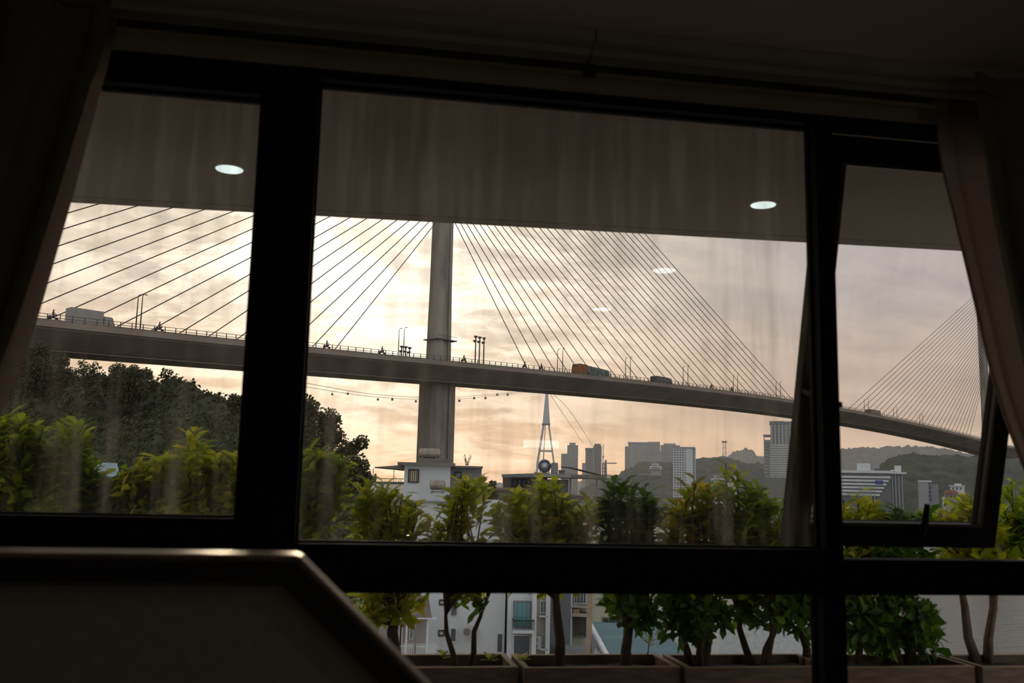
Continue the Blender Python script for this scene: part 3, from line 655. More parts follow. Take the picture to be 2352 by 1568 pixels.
def pylon(sc0, zdeck, top, name='pylon'):
    # single shaft: broad below the deck, tapered above, with a recessed groove up each face and a thickened foot
    def rg(z, hx, hy, g):
        return [lp(sc0 - hx, hy - .9, z), lp(sc0 - hx + .9, hy, z), lp(sc0 - hx * .3, hy, z), lp(sc0 - hx * .3, hy - g, z), lp(sc0 + hx * .3, hy - g, z), lp(sc0 + hx * .3, hy, z), lp(sc0 + hx - .9, hy, z), lp(sc0 + hx, hy - .9, z),
                lp(sc0 + hx, -hy, z), lp(sc0 - hx, -hy, z)]
    MB().loft([rg(WZ - 3, 4.25, 2.8, .5), rg(zdeck - 6, 4.0, 2.7, .5), rg(zdeck - .3, 4.0, 2.7, .5)]).build(name + '_pier', bconc, bridge)
    MB().loft([rg(zdeck - .3, 2.75, 2.1, .45), rg(zdeck + 8, 2.65, 2.0, .45), rg(zdeck + 20, 2.45, 1.9, .45), rg(top, 2.0, 1.7, .4)]).build(name + '_shaft', bconc, bridge)
    MB().box(sc0 - 3.3, sc0 + 3.3, -2.6, 2.6, zdeck + 6.6, zdeck + 6.85).box(sc0 - 3.3, sc0 + 3.3, -2.65, -2.58, zdeck + 7.6, zdeck + 7.7).build('inspection_platform', railm, bridge)
S1, S2 = -2.6, 431.5
pylon(S1, dz(S1), 130); pylon(S2, dz(400), 128)
def stays(s0, att, anch, r=.11):
    for (sa, za), (sb, zb) in zip(att, anch):
        a = Vector(lp(sa, 0, za)); b = Vector(lp(sb, 0, zb)); d = (b - a).normalized(); zd = girder(sb)[0] - .3
        b2 = b + d * max(0, (b.z - zd) / -d.z)
        MB().tube([a, b2], r, 5, False).build('stay_cable', steel, bridge)
def dline(x): return 735 + .104 * (x - 95)
la = [(S1, onB(1019, y)[1]) for y in (485, 468, 452, 436, 420, 404, 388, 372, 356)]
stp = (la[-1][1] - la[0][1]) / 8
la = [(S1, la[0][1] + stp * i) for i in range(24)]
lx = [767, 715, 659, 600, 541, 476, 408, 343, 264, 185, 106]
lan = [onB(x, dline(x)) for x in lx]; st = (lan[-1][0] - lan[3][0]) / 7
lan += [(lan[-1][0] + st * (i + 1), lan[-1][1] - .28 * (i + 1)) for i in range(13)]
stays(S1, la, lan)
z0r, z1r = onB(1020, 464)[1], onB(1020, 29)[1]
ra = [(S1, z0r + (z1r - z0r) * i / 27) for i in range(28)]
r0, r1 = onB(1210, 845)[0], onB(1823, 914)[0]
def apz(s): return dz(s) + 2.2
ran = [(r0 + (r1 - r0) * i / 27, apz(r0 + (r1 - r0) * i / 27)) for i in range(28)]
stays(S1, ra, ran)
f0 = onB(1945, 936)[0]; zt2 = onB(2275, 681)[1]
fa = [(S2, zt2 + (z0r - 2 - zt2) * i / 27) for i in range(28)]
fan_ = [(f0 + (S2 - 33 - f0) * i / 27, dz(min(400, f0 + (S2 - 33 - f0) * i / 27)) + 2.3) for i in range(28)]
stays(S2, fa, fan_, .11)

def BW(s, off, z=None):                            # bridge point in the world
    zz_ = girder(s)[0] - .32 if z is None else z
    p = T1 + U * s + NB * off; return Vector((p.x, p.y, zz_))
lampm = M('lamp_post_paint', (.09, .08, .07), .6, .1, 1)
def street_lamp(px, py_top, off, label, arm):
    s, _ = onB(px, py_top, off); zt = onB(px, py_top, off)[1]; b = BW(s, off); t = empty('street_lamp', b, BRZ); tag(t, label, 'street lamp', 'slim street lamps on the bridge')
    h = zt - b.z
    MB().tube([(0, 0, 0), (0, 0, h * .6), (0, 0, h)], [.16, .12, .08], 6).tube([(0, 0, h), (arm * .5, 0, h + .25), (arm, 0, h + .3)], .06, 5).build('pole', lampm, t)
    MB().box(min(arm, arm * 1.7), max(arm, arm * 1.7), -.15, .15, h + .22, h + .36).build('lamp_head', lampm, t)
def lamp_pair(pxa, pya, pxb, pyb, where):
    street_lamp(pxa, pya, .8, 'slim street lamp, left one of the pair ' + where, .5)
    street_lamp(pxb, pyb, -.8, 'slim street lamp, right one of the pair ' + where, .5)
lamp_pair(318, 679, 328, 679, 'right of the white box truck')
lamp_pair(917, 756, 929, 754, 'left of the big pylon')
lamp_pair(1281, 803, 1293, 801, 'left of the orange truck')
lamp_pair(1437, 823, 1448, 821, 'right of the orange truck')
lamp_pair(1569, 843, 1580, 841, 'right of the dark van')
lamp_pair(1684, 862, 1694, 860, 'midway between van and fixed pane edge')
lamp_pair(1782, 879, 1792, 877, 'where the longest near stay meets the deck')
lamp_pair(1985, 919, 1994, 917, 'above the far bus')
lamp_pair(2052, 938, 2060, 936, 'right of the far bus')
lamp_pair(2112, 953, 2119, 951, 'under the middle of the far stays')
def flood(px, py, off, label):
    s, zt = onB(px, py, off); b = BW(s, off); h = zt - b.z; t = empty('floodlight_mast', b, BRZ); tag(t, label, 'floodlight mast', 'twin-headed floodlight masts beside the near pylon')
    MB().tube([(0, 0, 0), (0, 0, h)], [.22, .16], 6).build('mast', lampm, t)
    for yy, zo in ((0, 0), (.3, -1.1)):
        MB().box(-.42, .42, -.3 + yy, .3 + yy, h + zo, h + zo + .22).box(-.3, .3, -.2 + yy, .2 + yy, h + zo - .3, h + zo).build('light_head', lampm, t)
flood(1093, 773, 3.5, 'twin-headed floodlight mast right of the near pylon, left one'); flood(1102, 775, 2.2, 'twin-headed floodlight mast right of the near pylon, middle one'); flood(1112, 777, 1, 'twin-headed floodlight mast right of the near pylon, right one')
flood(923, 796, -8, 'short twin-headed floodlight mast left of the near pylon, left one'); flood(932, 797, -8.8, 'short twin-headed floodlight mast left of the near pylon, middle one'); flood(941, 799, -9.6, 'short twin-headed floodlight mast left of the near pylon, right one')

# ------------------------------------------------------------------ traffic on the bridge
white = M('truck_white', (.27, .25, .23), .5, .08, 1); tyre = M('tyre_black', (.02, .02, .02), .8); glassd = M('vehicle_glass', (.03, .035, .04), .1, spec=.6)
orange = M('truck_orange', (.22, .085, .035), .5, .15, 1); green = M('truck_tarp_green', (.05, .075, .065), .8, .3, .9, c2=(.17, .19, .17)); darkp = M('dark_vehicle_paint', (.06, .065, .07), .4, .1, 1); redbr = M('bus_brown', (.13, .075, .055), .4, .2, 1)
def wheels(t, xs, w, r):
    for x in xs:
        for y in (-w, w): MB().lathe([(r * .5, -.14), (r, -.12), (r, .12), (r * .5, .14)], (x, y, r), 'y', 14).build('wheel', tyre, t)
def vehicle(name, label, cat, px, py, off, flip=1):
    s, _ = onB(px, py, off); t = empty(name, BW(s, off), BRZ if flip > 0 else BRZ + PI); tag(t, label, cat); return t
def rounded_cab(x0, x1, w, z0, z1, slope):
    return MB().prism([(x0, -w, z0), (x1, -w, z0), (x1, -w, z0 + (z1 - z0) * .42), (x1 - slope, -w, z1 - .1), (x1 - slope - .25, -w, z1), (x0, -w, z1)], (0, 2 * w, 0))
t = vehicle('box_truck', 'white box truck on the bridge near the left curtain', 'truck', 200, 745, 5)
kids(t, ('cargo_box', MB().box(-3.4, 2.3, -1.2, 1.2, 1.0, 3.9), white), ('chassis', MB().box(-3.3, 4.3, -.9, .9, .6, 1.0), darkp), ('cab', rounded_cab(2.5, 4.5, 1.1, .6, 3.1, .5), white),
     ('windscreen', MB().quadbox([(4.42, -.95, 1.8), (4.46, -.95, 1.8), (4.46, .95, 1.8), (4.42, .95, 1.8), (4.02, -.95, 2.8), (4.08, -.95, 2.8), (4.08, .95, 2.8), (4.02, .95, 2.8)]), glassd))
wheels(t, (-2.3, 3.4), 1.0, .5)
t = vehicle('cargo_truck', 'orange cabbed cargo truck with greenish load at mid bridge', 'truck', 1358, 864, 5, -1)
kids(t, ('cargo_bed', MB().box(-8.0, 3.1, -1.2, 1.2, 1.0, 1.5), darkp), ('load', MB().prism([(-7.2, -1.15, 1.5), (3.0, -1.15, 1.5), (3.0, -1.15, 3.9), (-1.5, -1.15, 3.75), (-6.6, -1.15, 3.5), (-7.2, -1.15, 2.9)], (0, 2.3, 0)), green),
     ('cab', rounded_cab(3.2, 7.6, 1.2, .7, 4.1, .5), orange), ('windscreen', MB().box(7.2, 7.3, -1, 1, 2.3, 3.6), glassd))
cg = MB()
for x in (-8.0, -7.6): cg.tube([(x, -1.1, 1.4), (x, -1.1, 3.4)], .06, 5).tube([(x, 1.1, 1.4), (x, 1.1, 3.4)], .06, 5).tube([(x, -1.1, 3.4), (x, 1.1, 3.4)], .06, 5)
cg.build('tailgate_cage', darkp, t); wheels(t, (-6, -4.6, 4.8), 1.05, .52)
t = vehicle('minibus', 'dark minibus on the bridge right of the orange truck', 'minibus', 1519, 886, 5)
kids(t, ('body', MB().prism([(-4.6, -1.1, .5), (4.6, -1.1, .5), (4.6, -1.1, 1.8), (3.6, -1.1, 3.0), (2.6, -1.1, 3.35), (-4.2, -1.1, 3.35), (-4.6, -1.1, 3.0)], (0, 2.2, 0)), darkp),
     ('side_windows', MB().box(-4.0, 3.2, -1.13, 1.13, 1.9, 2.8), glassd)); wheels(t, (-2.9, 3.0), 1.0, .45)
t = vehicle('bus', 'brownish bus on the far deck seen through the open sash', 'bus', 2006, 953, 5)
kids(t, ('body', MB().prism([(-5.6, -1.2, .6), (5.6, -1.2, .6), (5.6, -1.2, 2.2), (5.1, -1.2, 3.6), (4.8, -1.2, 3.9), (-5.4, -1.2, 3.9), (-5.6, -1.2, 3.6)], (0, 2.4, 0)), redbr),
     ('side_windows', MB().box(-5.2, 4.4, -1.23, 1.23, 2.2, 3.3), glassd)); wheels(t, (-3.6, 3.8), 1.1, .5)
# motorcycles and their riders
cycm = M('motorcycle_paint', (.07, .05, .05), .4); jack = M('rider_clothes', (.08, .07, .075), .85, .3, 3)
def mc_parts(t):
    for x in (-.62, .62): MB().lathe([(.14, -.05), (.29, -.04), (.29, .04), (.14, .05)], (x, 0, .29), 'y', 12).build('wheel', tyre, t)
    MB().prism([(-.85, -.14, .62), (-.3, -.14, .35), (.25, -.14, .35), (.55, -.14, .95), (.42, -.14, 1.0), (.2, -.14, .72), (-.6, -.14, .8)], (0, .28, 0)).build('body', cycm, t)
    MB().tube([(.5, -.32, 1.05), (.46, 0, 1.0), (.5, .32, 1.05)], .02, 5).build('handlebar', cycm, t)
def rider_mesh():
    me = bpy.data.meshes.new('rider')
    v = [(-.18, 0, .82), (-.12, 0, 1.1), (-.04, 0, 1.35), (0, 0, 1.5), (.03, 0, 1.68), (-.03, .2, 1.36), (.2, .26, 1.15), (.42, .27, 1.06), (-.03, -.2, 1.36), (.2, -.26, 1.15), (.42, -.27, 1.06), (.2, .16, .82), (.22, .18, .42), (.34, .18, .38), (.2, -.16, .82), (.22, -.18, .42), (.34, -.18, .38)]
    e = [(0, 1), (1, 2), (2, 3), (3, 4), (2, 5), (5, 6), (6, 7), (2, 8), (8, 9), (9, 10), (0, 11), (11, 12), (12, 13), (0, 14), (14, 15), (15, 16)]
    r = [.17, .16, .18, .08, .15, .08, .06, .045, .08, .06, .045, .1, .06, .05, .1, .06, .05]
    me.from_pydata(v, e, []); o = bpy.data.objects.new('person', me); COL.objects.link(o); m = o.modifiers.new('s', 'SKIN')
    for i, sv in enumerate(me.skin_vertices[0].data): sv.radius = (r[i], r[i]); sv.use_root = i == 0
    o.modifiers.new('u', 'SUBSURF').levels = 1
    dg_ = bpy.context.evaluated_depsgraph_get(); ev = bpy.data.meshes.new_from_object(o.evaluated_get(dg_)); bpy.data.objects.remove(o); ev.materials.clear(); ev.materials.append(jack); return ev
RM = rider_mesh(); mc0 = None
helm = MB().lathe([(.04, .0), (.13, .05), (.155, .14), (.12, .24), (.03, .29)], (.03, 0, 1.57), 'z', 12).mesh('helmet', M('helmet_shell', (.12, .1, .1), .3))
MC = [(365, 764, 'under the left stays by the lamp pair'), (120, 746, 'behind the white box truck'), (750, 806, 'at the shortest left stays'), (877, 820, 'left of the floodlight masts'), (1065, 842, 'just right of the near pylon'), (1205, 858, 'at the first right-hand stay'),
      (1243, 861, 'at the second right-hand stay'), (1499, 889, 'just left of the dark minibus'), (1541, 893, 'just right of the dark minibus'), (1634, 901, 'halfway from minibus to mullion'), (1681, 906, 'near the deck end at the open sash')]
for i, (px, py, w) in enumerate(MC):
    s, _ = onB(px, py, 10.6); b = BW(s, 10.6, girder(s)[0] + .35)
    if mc0 is None: t = mc0 = empty('motorcycle', b, BRZ); mc_parts(t)
    else: t = copy_tree(mc0)
    t.location = b; tag(t, 'small dark motorcycle on the bridge ' + w, 'motorcycle', 'motorcycles on the bridge')
    p = bpy.data.objects.new('person', RM); COL.objects.link(p); p.location = b; p.rotation_euler = (0, 0, BRZ); tag(p, 'helmeted person riding the motorcycle ' + w, 'person', 'motorcycle riders on the bridge')
    hh = bpy.data.objects.new('helmet', helm); COL.objects.link(hh); hh.parent = p
# walkway strip the riders use, level with the parapet foot
MB().loft(sec([(11.9, Zt(.33)), (11.9, Zt(-.6)), (9.4, Zt(-.6)), (9.4, Zt(.33))])).build('motorcycle_lane', bdark, bridge)

# ================================================================== HOUSES AND CITY
RHZ = math.atan2(RH.y, RH.x)
class B:
    # a building standing square to the view: local x to the right, y away, z up; sizes read off at distance dep
    def __init__(s, name, label, cat, px, dep, base=GZ, yaw=0., group=None):
        s.dep = dep; s.l0 = lat(px, 1117, dep); o = EYE + RH * s.l0 + FH * dep; s.base = base; s.th = math.atan2(s.l0, dep)
        s.t = empty(name, (o.x, o.y, base), RHZ - s.th + yaw); tag(s.t, label, cat, group)
    def x(s, px, py=1117, d=0):
        t = lat(px, py, s.dep) / s.dep; return (t * s.dep - s.l0) / (math.cos(s.th) + t * math.sin(s.th))
    def z(s, py, px=None, d=0): return zz(px if px is not None else 1176, py, s.dep + d) - s.base
    def rect(s, px0, py0, px1, py1, y0, y1, mb=None, mid=None):
        mid = (px0 + px1) / 2 if mid is None else mid; my = (py0 + py1) / 2
        return (mb or MB()).box(s.x(px0, my), s.x(px1, my), y0, y1, s.z(py1, mid), s.z(py0, mid))
    def part(s, name, mat, px0, py0, px1, py1, y0=0, y1=4, parent=None, bevel=0):
        z1 = s.z(py0, (px0 + px1) / 2)
        mb = MB().box(s.x(px0, py0), s.x(px1, py0), y0, y1, 0 if py1 is None else s.z(py1, (px0 + px1) / 2), z1)
        return mb.build(name, mat, parent or s.t, bevel=bevel)
    def window(s, px0, py0, px1, py1, fr, gl, y=0, w=.09, bars=0, mull=0, name='window'):
        x0, x1 = s.x(px0, py0), s.x(px1, py0); m = (px0 + px1) / 2; z0, z1 = s.z(py1, m), s.z(py0, m); f = frame(MB(), x0, x1, z0, z1, w, w, w, w, y - .08, y + .06)
        for i in range(mull):
            xm = x0 + (x1 - x0) * (i + 1) / (mull + 1); f.box(xm - w * .3, xm + w * .3, y - .06, y + .04, z0, z1)
        o = f.build(name, fr, s.t); MB().box(x0 + w * .5, x1 - w * .5, y - .03, y + .05, z0 + w * .5, z1 - w * .5).build('pane', gl, o)
        if bars:
            b = MB()
            for i in range(bars): xb = x0 + (x1 - x0) * (i + .5) / bars; b.box(xb - .02, xb + .02, y - .12, y - .09, z0, z1)
            b.build('window_bars', fr, o)
        return o
pl_white = M('white_house_render', (.50, .495, .49), .85, .09, .35); pl_grey = M('grey_house_render', (.20, .20, .20), .9, .12, .4); pl_beige = M('beige_render', (.36, .32, .27), .9, .1, .5)
pl_pink = M('pinkish_render', (.34, .29, .26), .9, .15, .5); pl_yel = M('cream_boarding', (.42, .39, .30), .85, .08, 1, stretch=(.3, .3, 9)); pl_dark = M('dark_grey_cladding', (.13, .135, .14), .7, .12, .5)
win_d = M('house_dark_glass', (.035, .037, .04), .15, .2, 1, spec=.6); win_t = M('teal_glass', (.05, .20, .21), .15, .3, .7, spec=.6); fr_b = M('black_window_frame', (.02, .02, .02), .6); fr_w = M('white_window_frame', (.5, .5, .49), .6); fr_g = M('grey_window_frame', (.16, .16, .15), .6)
pane_w = M('pale_blind', (.42, .44, .45), .7); stainl = M('stainless_tank', (.30, .25, .20), .5, .3, 3, metal=.5); slab_m = M('roof_slab', (.17, .15, .13), 1, .15, .5, spec=0); tin = M('grey_tin_roof', (.17, .17, .165), .6, .15, 1)
tile = M('clay_roof_tiles', (.14, .10, .09), .85, .3, 3, stretch=(6, 1, 1)); greenroof = M('teal_sheet_roof', (.085, .14, .15), .6, .15, 1, stretch=(.2, 1, 5)); bluer = M('blue_grey_roof', (.20, .27, .30), .6, .2, 1)

# --- big white house
h = B('white_house', 'big white house with flat roof and stepped storeys behind the shrubs', 'house', 1035, 52)
h.part('main_block', pl_white, 945, 1152, 1166, None, 0, 11); h.part('upper_storey', pl_white, 928, 1068, 1035, 1152, .6, 8)
h.part('shaded_penthouse', pl_grey, 1036, 1074, 1110, 1152, 2.5, 9); h.part('roof_slab', slab_m, 913, 1062, 1046, 1069, .1, 8.4); h.part('penthouse_roof', slab_m, 1034, 1068, 1112, 1073, 2.0, 9.3)  # grey render paints the shade on the recessed right-hand block
h.part('tank_plinth', slab_m, 959, 1052, 1033, 1062, 1.5, 5); h.part('string_course', pl_grey, 912, 1150, 1050, 1154, -.15, .3)
h.window(937, 1077, 962, 1108, fr_b, M('lit_room_tint', (.55, .42, .28), .6), .6, .06, mull=4); h.window(1044, 1082, 1062, 1098, fr_b, pane_w, 2.5, .06, mull=3)  # tan pane colour paints a lit room behind the first window
for a in ((1016, 1161, 1030, 1174), (1009, 1376, 1022, 1389), (1007, 1446, 1021, 1460)): h.window(*a, fr_b, pane_w, 0, .06)
h.window(1037, 1366, 1050, 1412, fr_g, win_d, 0, .05); h.window(1034, 1441, 1049, 1474, fr_w, win_d, 0, .05); h.window(1141, 1454, 1156, 1500, fr_w, win_d, 0, .05, name='door')
h.part('bay_block', pl_white, 1166, 1352, 1228, None, -.8, 9); h.part('bay_column', pl_white, 1219, 1340, 1229, None, -1.2, -.4)
w = h.window(1177, 1376, 1217, 1437, fr_g, win_t, -.82, .07, mull=3)
rb = MB(); x0, x1, z0, z1 = h.x(1174, 1420), h.x(1221, 1420), h.z(1439, 1197), h.z(1416, 1197)
for i in range(13): xx = x0 + (x1 - x0) * i / 12; rb.box(xx - .015, xx + .015, -1.5, -1.47, z0, z1)
rb.box(x0, x1, -1.52, -1.45, z1 - .05, z1).box(x0, x0 + .04, -1.5, -.8, z1 - .05, z1).box(x1 - .04, x1, -1.5, -.8, z1 - .05, z1)
rb.build('balcony_railing', fr_b, h.t); MB().box(x0, x1, -1.55, -.8, z0 - .15, z0).build('balcony_slab', pl_white, h.t)
h.window(1176, 1453, 1216, 1520, fr_w, win_d, -.82, .05, name='garage_opening')
# tanks, air conditioner and canopy sit on the house
def tank_h(px, py, wpx, hpx, dep, label, y=3.2, rib=True):
    t = B('water_tank', label, 'water tank', px, dep, zz(px, py + hpx / 2, dep)); l = wpx / F * dep; r = hpx / F * dep / 2
    n = 10; prof = [(r * .25, -l / 2), (r * .8, -l / 2 + r * .12), (r, -l / 2 + r * .4)]
    for i in range(n): a = -l / 2 + r * .4 + (l - r * .8) * (i + .5) / n; prof += [(r * .96, a - .02), (r, a + .03)]
    prof += [(r, l / 2 - r * .4), (r * .8, l / 2 - r * .12), (r * .25, l / 2)]
    MB().lathe(prof, (0, 0, r + .05), 'x', 20).build('vessel', stainl, t.t, True)
    MB().box(-l * .35, -l * .28, -r * .8, r * .8, -.02, r * .45).box(l * .28, l * .35, -r * .8, r * .8, -.02, r * .45).build('cradle', fr_g, t.t); return t
tank_h(984, 1043, 50, 22, 54.5, 'ribbed horizontal water tank on top of the white house roof')
tank_h(1005, 1116, 36, 22, 50.8, 'shiny horizontal water tank low in front of the white house')
b = B('tank_stand', 'dark bracket stand carrying the low shiny water tank', 'stand', 1005, 50.8, zz(1005, 1134, 50.8)); b.part('platform', fr_g, 989, 1127.3, 1022, 1131, -.4, .6); MB().box(b.x(992), b.x(994), -.3, 1.2, 0, .12).box(b.x(1016), b.x(1018), -.3, 1.2, 0, .12).build('bracket', fr_g, b.t)
a = B('air_conditioner', 'air conditioner unit on the white house wall right of the forked trunk', 'air conditioner', 1086, 51.6, zz(1086, 1458, 51.6))
a.part('casing', M('aircon_white', (.36, .33, .31), .6), 1076, 1440, 1097, 1457.5, -.35, .35); MB().lathe([(.16, -.38), (.19, -.36), (.19, -.34)], (a.x(1082), 0, a.z(1448.5, 1086)), 'y', 20).build('fan_grille', fr_g, a.t)
cz = B('terrace_canopy', 'thin brown canopy on posts left of the white house roof', 'canopy', 900, 54, zz(900, 1112, 54))
cz.part('deck', slab_m, 862, 1106, 940, 1112, .2, 4)
MB().prism([(cz.x(857), 0, cz.z(1073, 890)), (cz.x(928), 0, cz.z(1066, 890)), (cz.x(928), 0, cz.z(1078, 890)), (cz.x(905), 0, cz.z(1076, 890))], (0, 4, 0)).build('canopy_roof', slab_m, cz.t)
for px in (857.5, 905): cz.part('post', fr_g, px - .8, 1075, px + .8, 1106, .1, .25)
rb = MB()
for px in range(864, 928, 4): cz.rect(px - .5, 1099, px + .5, 1107, .25, .3, rb)
cz.rect(862, 1098, 928, 1099.5, .22, .33, rb); rb.build('railing', fr_g, cz.t)
# dry twigs on the roof
q = PD(1073, 1068, 56); dt_ = empty('dry_plant', (q.x, q.y, q.z)); tag(dt_, 'dry twiggy plant sticking up on the grey penthouse roof', 'plant'); random.seed(5); tw = MB()
for i in range(12): tw.tube([(rnd(-.1, .1), 0, -.02), (rnd(-.25, .25), rnd(-.1, .1), rnd(.35, .65))], .014, 4)
tw.build('twigs', M('dry_twig', (.20, .12, .08)), dt_)

# --- beige annex, grey tower and cream house to the right of it
h = B('beige_annex', 'narrow beige house wing with white corner pillar right of the teal window', 'house', 1250, 54)
h.part('wall', pl_beige, 1229, 1130, 1260, None, 0, 9); h.part('corner_pillar', pl_white, 1258, 1130, 1268, None, -.4, .6)
h.window(1240, 1378, 1257, 1408, fr_w, win_d, 0, .06, mull=1); h.window(1244, 1454, 1256, 1484, fr_w, win_d, 0, .06, mull=1)
for py in (1412, 1487): h.part('sill', pl_white, 1238, py, 1259, py + 3, -.4, 0)
a = B('air_conditioner', 'twin air conditioner unit on the beige house wing', 'air conditioner', 1236, 53.7, zz(1236, 1488, 53.7)); a.part('casing', M('aircon_white', (.48, .48, .46)), 1230, 1460, 1243, 1488, -.3, .2)
for py in (1467, 1481): MB().lathe([(.13, -.33), (.15, -.3), (.15, -.28)], (a.x(1236), 0, a.z(py, 1236)), 'y', 16).build('fan_grille', fr_g, a.t)
h = B('grey_house', 'plain dark grey house wall between beige wing and cream house', 'house', 1290, 57); h.part('wall', pl_dark, 1268, 1140, 1314, None, 0, 8); h.part('parapet', slab_m, 1266, 1136, 1316, 1141, -.2, 8.2); h.part('lower_ledge', pl_grey, 1280, 1480, 1345, None, -1.5, 0)
h = B('cream_house', 'cream boarded house with stacked dark windows right of the grey house', 'house', 1380, 60)
h.part('wall', pl_yel, 1312, 1145, 1442, None, 0, 9); h.part('roof_edge', tile, 1306, 1139, 1448, 1146, -.5, 9.5); h.part('balcony_column', pl_white, 1312, 1340, 1316.5, 1480, -1.2, -.6); h.part('balcony_column', pl_white, 1349, 1340, 1353, 1480, -1.2, -.6)
h.window(1318, 1345, 1348, 1386, fr_w, win_d, -.1, .07, mull=3); h.window(1317, 1414, 1348, 1462, fr_g, M('bamboo_blind', (.11, .10, .085), .9, .2, 3, stretch=(1, 1, 9)), -.1, .07)
h.part('balcony_floor', pl_beige, 1312, 1403, 1353, 1410, -1.3, 0); h.part('flower_box', M('terracotta', (.34, .19, .10)), 1318, 1393, 1332, 1403, -1.25, -.9); h.part('balcony_floor', pl_beige, 1312, 1386, 1353, 1390, -1.3, 0)
h.window(1385, 1345, 1412, 1391, fr_g, win_d, 0, .06, mull=1); h.window(1383, 1417, 1430, 1462, fr_g, win_d, 0, .06, mull=2)
u_ = B('utility_pole', 'tan utility pole standing in front of the cream house', 'pole', 1357, 42); MB().tube([(0, 0, 0), (0, 0, u_.z(1140, 1357))], [.13, .10], 10).build('shaft', M('tan_pole', (.26, .19, .13), .8), u_.t)
MB().box(-.7, .7, -.05, .05, u_.z(1152, 1357), u_.z(1149, 1357)).build('crossarm', fr_g, u_.t)
# --- shed with the teal sheet roof
h = B('shed', 'low shed with teal sheet roof and white gable edge', 'shed', 1450, 40)
zr0, zr1 = h.z(1464, 1450), h.z(1512, 1450); xa, xb = h.x(1345, 1464), h.x(1505, 1464)
MB().box(h.x(1365), h.x(1590), -.2, 4.0, 0, zr1 - .1).build('wall', pl_white, h.t)
MB().quadbox([(h.x(1412), -1.2, zr1 - .06), (h.x(1610), -1.2, zr1 - .06), (h.x(1512), 4.2, zr0 - .06), (h.x(1350), 4.2, zr0 - .06), (h.x(1412), -1.2, zr1), (h.x(1610), -1.2, zr1), (h.x(1512), 4.2, zr0), (h.x(1350), 4.2, zr0)]).build('roof', greenroof, h.t)
MB().quadbox([(h.x(1404), -1.25, zr1 - .1), (h.x(1413), -1.25, zr1 - .1), (h.x(1351), 4.2, zr0 - .1), (h.x(1342), 4.2, zr0 - .1), (h.x(1404), -1.25, zr1 + .06), (h.x(1413), -1.25, zr1 + .06), (h.x(1351), 4.2, zr0 + .06), (h.x(1342), 4.2, zr0 + .06)]).build('gable_edge', fr_w, h.t)
MB().prism([(h.x(1398), -.1, zr1 - .1), (h.x(1352), 4.0, zr0 - .12), (h.x(1352), 4.0, 0), (h.x(1398), -.1, 0)], (.12, 0, 0)).build('gable_wall', pl_grey, h.t)
# --- low house with a tiled hip roof at the left
h = B('tiled_house', 'low pinkish house with tiled hip roof left of the white house', 'house', 940, 44)
h.part('wall', pl_pink, 872, 1412, 982, None, 0, 5)
MB().loft([[(h.x(860), -1, h.z(1411, 940)), (h.x(1001), -1, h.z(1411, 940)), (h.x(1001), 6, h.z(1411, 940)), (h.x(860), 6, h.z(1411, 940))], [(h.x(890), 1.5, h.z(1384, 940)), (h.x(975), 1.5, h.z(1384, 940)), (h.x(975), 3.5, h.z(1384, 940)), (h.x(890), 3.5, h.z(1384, 940))]]).build('hip_roof', tile, h.t)
h.part('eaves_board', fr_w, 860, 1411, 1001, 1414, -1.02, -.9)
for px in (912, 935, 982): h.part('porch_column', fr_w, px - 2, 1414, px + 2, None, -.9, -.6)
h.window(916, 1432, 926, 1485, fr_w, M('maroon_door', (.10, .05, .05)), 0, .06, name='door'); h.window(941, 1420, 951, 1468, fr_w, win_d, 0, .05, mull=1)
gp = MB(); g0 = B('garden_fence', 'white slatted garden fence in front of the tiled house', 'fence', 950, 41)
for px in range(925, 1005, 4): g0.rect(px - .8, 1478, px + .8, 1515, 0, .04, gp)
g0.rect(922, 1484, 1006, 1486, .0, .06, gp); g0.rect(922, 1507, 1006, 1509, .0, .06, gp); gp.build('slats', fr_w, g0.t); g0.part('footing', pl_pink, 922, 1515, 1006, None, -.1, .15)
lp_ = B('garden_lamp', 'garden lamp post before the tiled house', 'lamp', 966, 40); MB().tube([(0, 0, 0), (0, 0, lp_.z(1408, 966))], .05, 6).build('post', fr_g, lp_.t); MB().lathe([(.05, 0), (.11, .08), (.11, .2), (.03, .28)], (0, 0, lp_.z(1408, 966)), 'z', 12).build('globe', pane_w, lp_.t)

# --- flat roofed buildings behind the shrubs in the middle
h = B('flat_roofed_building', 'flat roofed building with a dark window strip at the middle', 'building', 1210, 82)
h.part('wall', pl_grey, 1090, 1121, 1262, None, 0, 8); h.part('upper_storey', pl_grey, 1154, 1096, 1258, 1121, 1, 8)
MB().prism([(h.x(1152), .2, h.z(1090, 1205)), (h.x(1262), .2, h.z(1084, 1205)), (h.x(1262), .2, h.z(1094, 1205)), (h.x(1152), .2, h.z(1097, 1205))], (0, 8, 0)).build('roof', tin, h.t)
for i in range(9): h.window(1157 + i * 10.5, 1099, 1166 + i * 10.5, 1118, fr_b, win_d, 1, .1)
h.part('low_roof', M('dull_red_roof', (.17, .13, .12), .8, .2, 1), 1085, 1120, 1262, 1125, -1, 8)
h = B('slab_roofed_building', 'grey building with a wide thin roof slab carrying tanks', 'building', 1310, 78)
h.part('wall', pl_grey, 1226, 1100, 1305, None, 1, 7); h.part('roof_slab', M('pale_slab', (.24, .24, .235)), 1226, 1088, 1312, 1096, -.6, 8); h.part('roof_slab', slab_m, 1305, 1090, 1392, 1098, 0, 7)
for px in (1310, 1371, 1388): h.part('post', fr_g, px - 2, 1098, px + 2, None, .3, .8)
h.part('roof_rail', fr_g, 1226, 1085.5, 1312, 1086.5, -.5, -.4)
h.part('door', fr_b, 1277, 1104, 1286, 1125, .9, 1)
